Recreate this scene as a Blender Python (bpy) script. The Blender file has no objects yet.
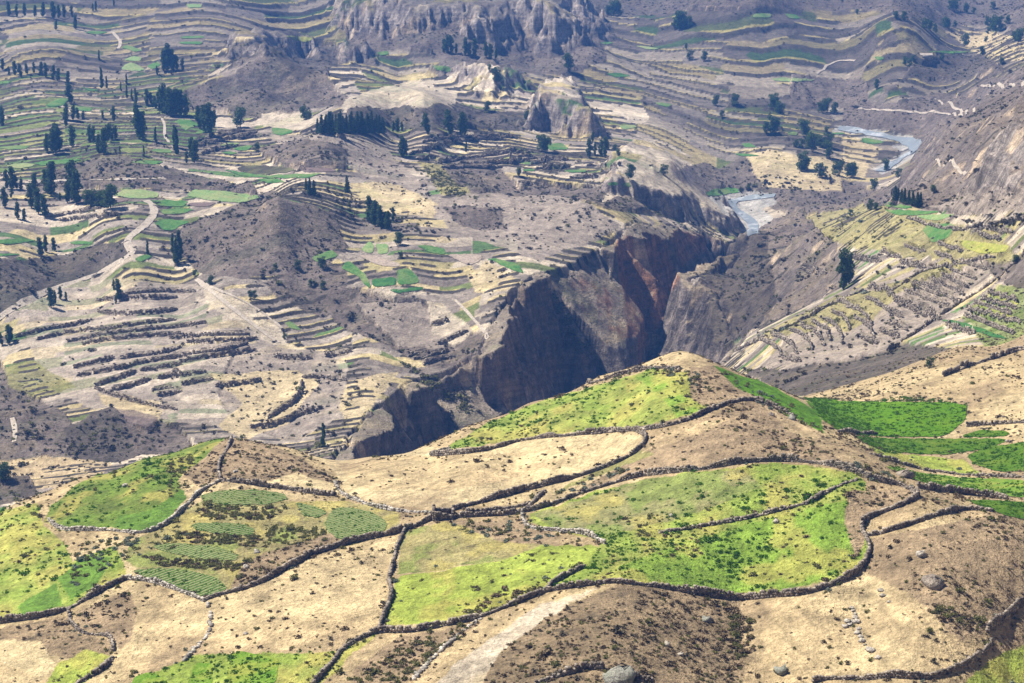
import bpy, math, random
import numpy as np
from mathutils import Vector, Matrix
from mathutils.geometry import delaunay_2d_cdt
random.seed(7); rng = np.random.default_rng(7)
scene = bpy.context.scene
COL = scene.collection
# ------------------------------------------------------------------ camera
CAMZ, FPX, TH = 220.0, 1980.0, math.radians(14.8)
HAZE = 0.00017
cam_d = bpy.data.cameras.new('camera'); cam = bpy.data.objects.new('camera', cam_d); COL.objects.link(cam)
cam.location = (0, 0, CAMZ); cam.rotation_euler = (math.pi/2 - TH, 0, 0)
cam_d.sensor_width = 36; cam_d.lens = 36*FPX/1024; cam_d.clip_start = 1; cam_d.clip_end = 20000
scene.camera = cam
# ------------------------------------------------------------------ sky, sun, exposure
SUN_EL, SUN_AZ = math.radians(55), math.radians(-64)        # azimuth measured from +Y (view direction), negative = left
w = bpy.data.worlds.new('World'); scene.world = w; w.use_nodes = True
nt = w.node_tree; nt.nodes.clear()
sky = nt.nodes.new('ShaderNodeTexSky'); sky.sky_type = 'NISHITA'; sky.sun_disc = False
sky.sun_elevation = SUN_EL; sky.sun_rotation = SUN_AZ; sky.altitude = 3500
bg = nt.nodes.new('ShaderNodeBackground'); bg.inputs['Strength'].default_value = 0.05
out = nt.nodes.new('ShaderNodeOutputWorld')
nt.links.new(sky.outputs[0], bg.inputs[0]); nt.links.new(bg.outputs[0], out.inputs[0])
sl = bpy.data.lights.new('sun', 'SUN'); sl.energy = 5.0; sl.angle = math.radians(0.53); sl.color = (1.0, 0.93, 0.81)
so = bpy.data.objects.new('sun', sl); COL.objects.link(so)
sv = Vector((math.sin(SUN_AZ)*math.cos(SUN_EL), math.cos(SUN_AZ)*math.cos(SUN_EL), math.sin(SUN_EL)))
so.rotation_euler = (-sv).to_track_quat('-Z', 'Y').to_euler(); so.location = (-200, 300, 400)
vs = scene.view_settings; vs.view_transform = 'Standard'; vs.look = 'None'; vs.exposure = 0.85; vs.gamma = 1; vs.use_curve_mapping = False
scene.cycles.max_bounces = 4; scene.cycles.diffuse_bounces = 2; scene.cycles.volume_bounces = 0

# ------------------------------------------------------------------ numeric helpers
CT, ST = math.cos(TH), math.sin(TH)
def ray(px, py):
    u = (px-512)/FPX; v = (341.5-py)/FPX
    return u, CT + v*ST, -ST + v*CT
def at_z(px, py, z):                       # pixel + known height -> plan position
    dx, dy, dz = ray(px, py); t = (z-CAMZ)/dz
    return dx*t, dy*t
def at_d(px, d):                           # lateral direction of a pixel column + plan distance
    a = math.atan2((px-512)/FPX, CT); return d*math.sin(a), d*math.cos(a)
def project(X, Y, Z):
    rz = Z-CAMZ; fc = Y*CT - rz*ST; fc = np.where(fc < 1, 1, fc); uc = Y*ST + rz*CT
    return 512 + FPX*X/fc, 341.5 - FPX*uc/fc
def _h(ix, iy, s):
    n = (ix.astype(np.int64)*374761393 + iy.astype(np.int64)*668265263 + s*982451653) & 0x7fffffff
    n = ((n ^ (n >> 13))*1274126177) & 0x7fffffff
    return ((n ^ (n >> 16)) & 0xffff)/65535.0
def vnoise(x, y, s=0):                     # value noise, -1..1
    ix = np.floor(x); iy = np.floor(y); fx = x-ix; fy = y-iy
    fx = fx*fx*fx*(fx*(fx*6-15)+10); fy = fy*fy*fy*(fy*(fy*6-15)+10)
    a = _h(ix, iy, s); b = _h(ix+1, iy, s); c = _h(ix, iy+1, s); d = _h(ix+1, iy+1, s)
    return ((a*(1-fx)+b*fx)*(1-fy) + (c*(1-fx)+d*fx)*fy)*2-1
def fbm(x, y, o=4, s=0):
    r = 0; a = 1; t = 0
    for k in range(o):
        r = r + a*vnoise(x*2**k+17.3*k, y*2**k-9.1*k, s+k); t += a; a *= .5
    return r/t
def ridged(x, y, o=3, s=0):
    r = 0; a = 1; t = 0
    for k in range(o):
        r = r + a*(1-np.abs(vnoise(x*2**k+3.7*k, y*2**k+5.3*k, s+k))*2); t += a; a *= .5
    return r/t
def sstep(a, b, x):
    t = np.clip((x-a)/(b-a), 0, 1); return t*t*(3-2*t)
def in_poly(px, py, poly):
    p = np.asarray(poly, float); res = np.zeros(px.shape, bool)
    bb = (px >= p[:, 0].min()) & (px <= p[:, 0].max()) & (py >= p[:, 1].min()) & (py <= p[:, 1].max())
    if not bb.any(): return res
    x = px[bb]; y = py[bb]; c = np.zeros(x.shape, bool)
    for i in range(len(p)):
        x1, y1 = p[i]; x2, y2 = p[i-1]
        if y1 == y2: continue
        c ^= ((y1 > y) != (y2 > y)) & (x < (x2-x1)*(y-y1)/(y2-y1)+x1)
    res[bb] = c; return res
def seg_dist(x, y, pts):                   # distance to an open polyline, and parameter (segment index + fraction)
    best = np.full(x.shape, 1e9); par = np.zeros(x.shape)
    for k in range(len(pts)-1):
        (x1, y1), (x2, y2) = pts[k], pts[k+1]; dx, dy = x2-x1, y2-y1
        t = np.clip(((x-x1)*dx+(y-y1)*dy)/(dx*dx+dy*dy+1e-9), 0, 1)
        d = np.hypot(x-x1-t*dx, y-y1-t*dy); m = d < best
        best = np.where(m, d, best); par = np.where(m, k+t, par)
    return best, par

# ------------------------------------------------------------------ terrain grid (fan round the viewpoint, finest where terraces are)
def seq(*parts):
    o = []
    for a, b, s in parts: o += list(np.arange(a, b, s))
    return np.array(o)
R = np.concatenate([seq((12, 60, 8), (60, 200, 7), (200, 262, 2.2), (262, 485, .62), (485, 630, 2.4), (630, 1000, .78), (1000, 1300, 1.35), (1300, 1800, 2.6), (1800, 2300, 6), (2300, 3600, 45)), [3600]])
ad = np.radians(np.concatenate([np.arange(-44, -18, 1.3), np.arange(-18, -15.2, .12), np.arange(-15.2, 15.2, .0475), np.arange(15.2, 18, .12), np.arange(18, 45, 1.3)]))
A = ad; NR, NC = len(R), len(A)
X = R[:, None]*np.sin(A)[None]; Y = R[:, None]*np.cos(A)[None]
# control points of the undissected ground: pixel x, pixel y, height
CP = '''0 683 88,200 683 90,400 683 95,620 683 100,800 683 96,1024 683 92,0 620 86,100 600 88,200 600 90,300 570 92,400 560 93,520 590 97,620 582 100,740 600 96,870 560 100,1024 600 97,
0 560 84,60 540 85,130 540 88,220 530 90,330 540 91,440 515 93,540 510 95,640 478 98,740 462 103,860 475 104,940 515 103,1024 535 100,
50 505 82,110 495 84,200 480 86,270 485 87,340 480 85,430 470 87,520 460 90,600 440 95,700 420 103,
0 512 79,40 498 80,80 478 80,140 460 80,200 443 81,230 437 82,290 447 80,370 456 79,430 443 80,470 425 82,530 402 87,600 375 93,680 350 100,720 364 100,770 386 97,
800 410 99,830 432 101,870 462 103,920 492 103,1000 514 101,
900 403 82,967 403 83,880 437 84,940 455 86,1000 490 91,930 479 90,1024 440 88,1000 380 85,960 350 80,
900 350 62,850 380 63,800 390 55,760 375 40,740 350 25,720 345 5,800 330 42,860 310 50,920 300 62,1000 330 76,1024 300 82,960 330 70,845 280 42,800 290 28,760 300 15,740 260 5,770 240 10,800 235 20,830 225 32,870 215 48,920 225 62,1000 230 84,1024 215 92,960 210 75,905 205 62,
1000 195 90,960 195 76,1010 160 95,950 175 65,985 140 82,1020 105 95,930 165 45,910 178 25,950 130 45,1000 100 65,880 195 5,
900 120 5,960 100 20,1020 70 50,860 105 5,930 80 20,1000 50 40,960 60 22,980 30 25,1020 0 45,900 25 50,760 5 60,760 35 40,760 60 25,760 90 12,760 120 2,760 150 -5,760 175 -12,740 205 -25,755 228 -28,820 170 -10,900 150 -10,885 165 -14,850 40 35,850 80 12,
650 130 5,650 90 15,650 50 25,650 15 40,650 160 8,610 180 15,560 180 18,620 225 20,560 225 22,500 215 24,450 190 26,500 160 20,450 150 22,400 130 28,560 140 12,540 100 20,420 100 45,360 100 45,390 83 45,400 70 25,450 75 28,470 60 35,470 48 44,400 40 46,540 60 30,560 20 46,600 20 40,600 70 22,
340 30 46,340 5 60,300 50 36,270 55 48,230 95 36,320 105 34,250 120 32,0 0 68,100 0 66,200 0 68,100 30 50,0 40 48,100 60 42,20 62 46,0 85 38,100 90 36,170 90 38,0 130 32,100 130 32,180 140 32,0 180 26,100 165 33,100 181 26,180 180 29,0 230 22,100 230 24,130 245 22,0 262 18,50 280 8,0 320 0,100 280 8,180 300 8,
275 201 42,225 225 30,325 225 30,270 265 20,270 188 28,200 240 23,340 245 24,300 275 16,370 250 22,430 250 22,480 262 20,520 275 20,400 300 14,450 320 8,400 340 4,450 365 0,330 320 6,300 360 2,250 330 6,200 350 4,100 350 2,20 350 -2,200 400 -2,300 400 -2,350 400 0,370 380 2,100 400 -3,0 400 -5,0 450 -8,100 440 -6,200 425 -4,300 435 -4,0 488 -8,380 200 28,360 220 25'''
pts = []
for t in CP.replace('\n', '').split(','):
    a, b, c = map(float, t.split()); pts.append((*at_z(a, b, c), c))
for (px, d, z) in [(0, 520, 30), (100, 520, 32), (230, 530, 32), (370, 520, 32), (430, 530, 25), (530, 550, 25), (600, 570, 25), (680, 590, 30), (720, 560, 45), (400, 640, 0), (550, 680, 0), (640, 760, 0),
    (905, 950, 42), (840, 1060, 5), (800, 1150, -20), (270, 1000, 27), (-300, 270, 80), (-300, 420, 72), (-300, 520, 25), (-300, 680, -5), (-300, 850, 0), (-300, 1000, 25), (-300, 1300, 36), (-300, 1700, 75), (-800, 420, 70), (-800, 800, 0), (-800, 1600, 80),
    (1320, 270, 92), (1320, 420, 98), (1320, 560, 96), (1320, 700, 110), (1320, 900, 110), (1320, 1300, 75), (1320, 1800, 60), (1800, 400, 100), (1800, 800, 130), (1800, 1600, 110),
    (0, 2400, 120), (400, 2400, 115), (700, 2500, 80), (1024, 2600, 80), (0, 3600, 190), (500, 3600, 180), (1024, 3600, 190), (-800, 3600, 200), (1800, 3600, 200),
    (0, 205, 89), (512, 205, 101), (1024, 205, 95), (0, 235, 87), (512, 235, 99), (1024, 235, 92), (512, 120, 134), (0, 120, 130), (1024, 120, 130), (512, 40, 165), (-800, 60, 150), (1800, 60, 150), (512, 12, 176)]:
    pts.append((*at_d(px, d), z))
P = np.array(pts)
def warp(x, y): return np.stack([FPX*np.clip(x/np.maximum(y, 1), -2, 2), 430*np.log(np.hypot(x, y))], -1)/1000
W = warp(P[:, 0], P[:, 1])
def kern(a, b):
    d2 = ((a[:, None]-b[None])**2).sum(-1); return np.where(d2 > 0, d2*np.log(d2+1e-12), 0)
n = len(P); K = kern(W, W) + np.eye(n)*2e-4; Q = np.hstack([np.ones((n, 1)), W])
S_ = np.linalg.solve(np.block([[K, Q], [Q.T, np.zeros((3, 3))]]), np.concatenate([P[:, 2], np.zeros(3)]))
js = np.unique(np.append(np.arange(0, NR, 5), NR-1)); is_ = np.unique(np.append(np.arange(0, NC, 5), NC-1))
xs = X[np.ix_(js, is_)]; ys = Y[np.ix_(js, is_)]; wp = warp(xs.ravel(), ys.ravel()); zc = np.zeros(len(wp))
for k in range(0, len(wp), 20000):
    q = wp[k:k+20000]; zc[k:k+20000] = kern(q, W) @ S_[:n] + np.hstack([np.ones((len(q), 1)), q]) @ S_[n:]
zc = zc.reshape(xs.shape)
tmp = np.stack([np.interp(np.arange(NC), is_, zc[j]) for j in range(len(js))])
jf = np.interp(np.arange(NR), js, np.arange(len(js))); j0 = np.minimum(jf.astype(int), len(js)-2); jw = (jf-j0)[:, None]
Z = tmp[j0]*(1-jw)+tmp[j0+1]*jw
Z = np.minimum(Z, 212 + 0*Z)
def hit(px, py, zoff=0.0):                 # first meeting of a pixel's ray with the ground
    dx, dy, dz = ray(px, py); a = math.atan2(dx, dy); t = dz/math.hypot(dx, dy)
    fi = np.interp(a, A, np.arange(NC)); i = min(int(fi), NC-2); f = fi-i
    zcol = Z[:, i]*(1-f)+Z[:, i+1]*f; dif = zcol-(CAMZ+t*R); dif[R < 205] = -1
    k = np.argmax(dif >= 0)
    if dif[k] < 0: k = NR-1
    e = dif[k]-dif[k-1]; g = -dif[k-1]/e if e else 0
    r = R[k-1]+(R[k]-R[k-1])*min(max(g, 0), 1); i2 = k
    z = zcol[k-1]+(zcol[k]-zcol[k-1])*min(max(g, 0), 1)
    return np.array([r*math.sin(a), r*math.cos(a), z+zoff])
def ground(x, y):
    r = np.hypot(x, y); a = np.arctan2(x, y)
    fi = np.clip(np.interp(a, A, np.arange(NC)), 0, NC-1.001); fj = np.clip(np.interp(r, R, np.arange(NR)), 0, NR-1.001)
    i = fi.astype(int) if hasattr(fi, 'astype') else int(fi); j = fj.astype(int) if hasattr(fj, 'astype') else int(fj)
    u = fi-i; v = fj-j
    return (Z[j, i]*(1-u)+Z[j, i+1]*u)*(1-v)+(Z[j+1, i]*(1-u)+Z[j+1, i+1]*u)*v
def pl(s):                                 # "x y,x y" -> list of points
    return [tuple(map(float, t.split())) for t in s.replace('\n', '').split(',') if t.strip()]

# ------------------------------------------------------------------ small mesas and bluffs standing on the valley ground: outline of the foot, height, width of the face
BLUFF = [('526 128,535 104,562 98,585 108,603 138,590 140,570 136,548 126,538 128', 24, 14),     # dark rock bluff in the middle
         ('330 20,345 36,372 34,400 37,430 36,452 35,470 41,492 44,505 38,520 30,560 44,585 40,600 30,590 6,520 -16,430 -22,345 -16', 22, 34),   # far cliffs
         ('222 60,240 57,262 58,280 50,300 50,322 58,330 48,300 36,255 36,228 44', 12, 16),
         ('430 72,455 76,480 98,510 100,525 90,520 72,500 68,470 70', 16, 22),
         ('340 64,352 66,362 60,372 64,376 54,350 44,338 50', 14, 12),
         ('600 196,632 200,665 212,700 222,732 238,742 232,728 208,700 188,672 172,640 156,620 150,608 170', 13, 13),
         ('985 192,975 170,990 150,1024 140,1060 150,1060 190,1024 186', 14, 14)]
# conical scrub hills: pixel of the summit's foot point, height, radius
for a_, b_, h_, r_ in ((273, 84, 26, 46), (222, 92, 12, 40), (312, 98, 12, 50), (248, 106, 10, 40), (300, 110, 9, 40), (345, 112, 8, 36), (590, 66, 16, 60), (545, 44, 20, 55), (60, 60, 12, 60), (700, 20, 14, 90), (880, 40, 16, 90), (480, 205, 7, 50), (590, 218, 9, 45), (330, 150, 8, 45), (905, 112, 10, 45), (880, 98, 9, 40)):
    cx_, cy_, _ = hit(a_, b_); dd = np.hypot(X-cx_, Y-cy_)/r_*(1+.35*fbm(X/40, Y/40, 3, 51)); Z = Z + h_*np.clip(1-dd, 0, 1)**1.25
bl_z = np.zeros_like(Z); bl_edge = np.zeros_like(Z)
for s, h, wd in BLUFF:
    wpts = [tuple(hit(a, b)[:2]) for a, b in pl(s)]; wc = np.array(wpts)
    m = (X > wc[:, 0].min()-80) & (X < wc[:, 0].max()+80) & (Y > wc[:, 1].min()-80) & (Y < wc[:, 1].max()+80)
    x = X[m]; y = Y[m]; d, _ = seg_dist(x, y, wpts+[wpts[0]])
    d = np.where(in_poly(x, y, wpts), d, -d) + wd*.55*ridged(x/24, y/40, 4, 5)+wd*.3*ridged(x/8, y/16, 2, 6)
    bl_z[m] = np.maximum(bl_z[m], h*(sstep(0, wd, d)*.8 + .2*sstep(wd, 5*wd, d))*(1+.2*fbm(x/30, y/30, 3, 9)+.45*ridged(x/70, y/70, 3, 19)*sstep(wd*.5, wd*3, d)))
    bl_edge[m] = np.maximum(bl_edge[m], sstep(-4, 2, d)*(1-sstep(wd*1.0, wd*1.6, d)))
Z = Z+bl_z
# ------------------------------------------------------------------ the canyon
LR = [(120, 0, 590, .6), (250, 0, 640, .8), (320, 0, 668, 1)]
LRv = [(347, 446, -2, 1), (362, 418, 0, 1), (380, 392, 2, 1), (400, 374, 3, 1), (410, 371, 3, .7), (416, 368, 3, .12), (440, 366, 2, .1), (462, 362, 1, .2), (472, 352, 5, 1), (488, 322, 10, 1), (502, 298, 15, 1), (520, 280, 19, 1), (534, 268, 22, 1), (539, 267, 22, .7), (542, 266, 22, .1), (553, 262, 22, .06), (572, 254, 22, .06), (590, 246, 22, .12), (598, 242, 22, .8), (618, 232, 21, 1), (640, 222, 18, 1), (662, 212, 15, 1), (685, 208, 10, .9), (705, 212, 3, .8), (722, 222, -8, .6), (735, 235, -20, .4), (762, 238, 5, .4), (742, 247, 4, .6), (722, 262, 2, .9), (708, 278, 0, .9), (696, 296, -4, .9), (714, 303, 0, .8), (738, 314, 8, .7), (748, 332, 15, .5), (738, 350, 16, .3)]
LRe = [(715, 0, 720, .3), (650, 0, 690, .3), (550, 0, 655, .3), (430, 0, 625, .3), (300, 0, 590, .3), (120, 0, 555, .3)]
rim = [at_d(a, d) for a, _, d, s in LR] + [at_z(a, b, c) for a, b, c, s in LRv] + [at_d(a, d) for a, _, d, s in LRe]
rs = np.array([s for *_, s in LR] + [s for *_, s in LRv] + [s for *_, s in LRe]); rs = np.append(rs, rs[0])
m = (R[:, None] > 520) & (R[:, None] < 1230) & (A[None] > -.3) & (A[None] < .2)
x = X[m]; y = Y[m]
xw = x+5*fbm(x/30, y/30, 3, 31); yw = y+5*fbm(x/30, y/30, 3, 37)
d, par = seg_dist(xw, yw, rim+[rim[0]]); ins = in_poly(xw, yw, rim)
sfac = np.interp(par, np.arange(len(rs)), rs)
d = np.where(ins, d, -d)
rib = 9*ridged(x/34, y/34, 4, 61) + 3*ridged(x/11, y/11, 2, 77)
de = d - np.where(d > 0, sstep(0, 6, d)*(rib+4)*(.35+.65*sfac), 0); de = np.maximum(de, np.minimum(d, 0))
hc = 62*sfac; wc_ = np.maximum(hc*.42, 1)
strata = 4*np.sin(de*.9+3*fbm(x/20, y/20, 2, 3))*sfac
D = np.where(de > 0, np.where(de < wc_, hc*(de/wc_)**.85, hc+(de-wc_)*.62), 0)
D = np.where(sfac < .3, np.maximum(D, de*.72), D)
floor_ = np.interp(np.hypot(x, y), [560, 800, 950, 1150, 1230], [-66, -60, -37, -33, -30]) + 3*fbm(x/25, y/25, 3, 8)
zz = Z[m]; zn = np.where(de > 0, np.maximum(zz-D, np.minimum(floor_, zz)), zz)
# sharp rock ribs running down into the canyon: 3-D crest line, fall-off on the left and right
def rib_line(L3, sl, sr):
    p3 = [(*at_z(a, b, c), c) for a, b, c in L3]; dd, pr = seg_dist(x, y, [q[:2] for q in p3]); k = np.clip(pr.astype(int), 0, len(p3)-2); pa = np.array(p3)
    tx = pa[k+1, 0]-pa[k, 0]; ty = pa[k+1, 1]-pa[k, 1]; side = tx*(y-pa[k, 1])-ty*(x-pa[k, 0])
    zt_ = np.interp(pr, np.arange(len(p3)), pa[:, 2]); return zt_ - dd*np.where(side > 0, sl, sr) - 1.5*(ridged(x/12, y/12, 3, 91)+.3)
for L3, sl, sr in (([(543, 267, 21.5), (553, 288, 13), (566, 314, 2), (580, 342, -9), (596, 372, -22)], .62, 2.6),
                   ([(617, 236, 20), (634, 256, 11), (655, 280, 0), (676, 306, -14), (690, 322, -24)], 1.5, 1.7),
                   ([(660, 214, 15), (684, 232, 2), (706, 256, -14), (716, 270, -24)], 1.1, 1.6),
                   ([(640, 222, 18), (652, 244, 7), (664, 268, -6), (674, 292, -20)], 1.2, 1.4), ([(596, 243, 22), (604, 262, 12), (610, 285, 0), (616, 310, -14), (622, 336, -32)], .75, 1.3), ([(488, 322, 10), (498, 350, -5), (508, 384, -24)], 1.7, 1.7), ([(516, 284, 18), (526, 316, 3), (540, 352, -14), (552, 380, -27)], 1.6, 1.9), ([(708, 278, 0), (702, 305, -12), (695, 335, -28)], 1.4, 1.3), ([(722, 306, 2), (716, 325, -10), (708, 343, -22)], 1.2, 1.2), ([(380, 392, 2), (386, 415, -10), (392, 440, -24)], 1.5, 1.5)):
    zn = np.where(ins, np.maximum(zn, np.minimum(rib_line(L3, sl, sr), zz)), zn)
Zpre = Z.copy(); Z[m] = zn
canyon = np.zeros_like(Z); canyon[m] = sstep(0, 3, d)
cliffS = np.zeros_like(Z); cliffS[m] = np.where(ins, sfac, 0)*(de > 0)*(de < wc_*1.25)
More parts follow.
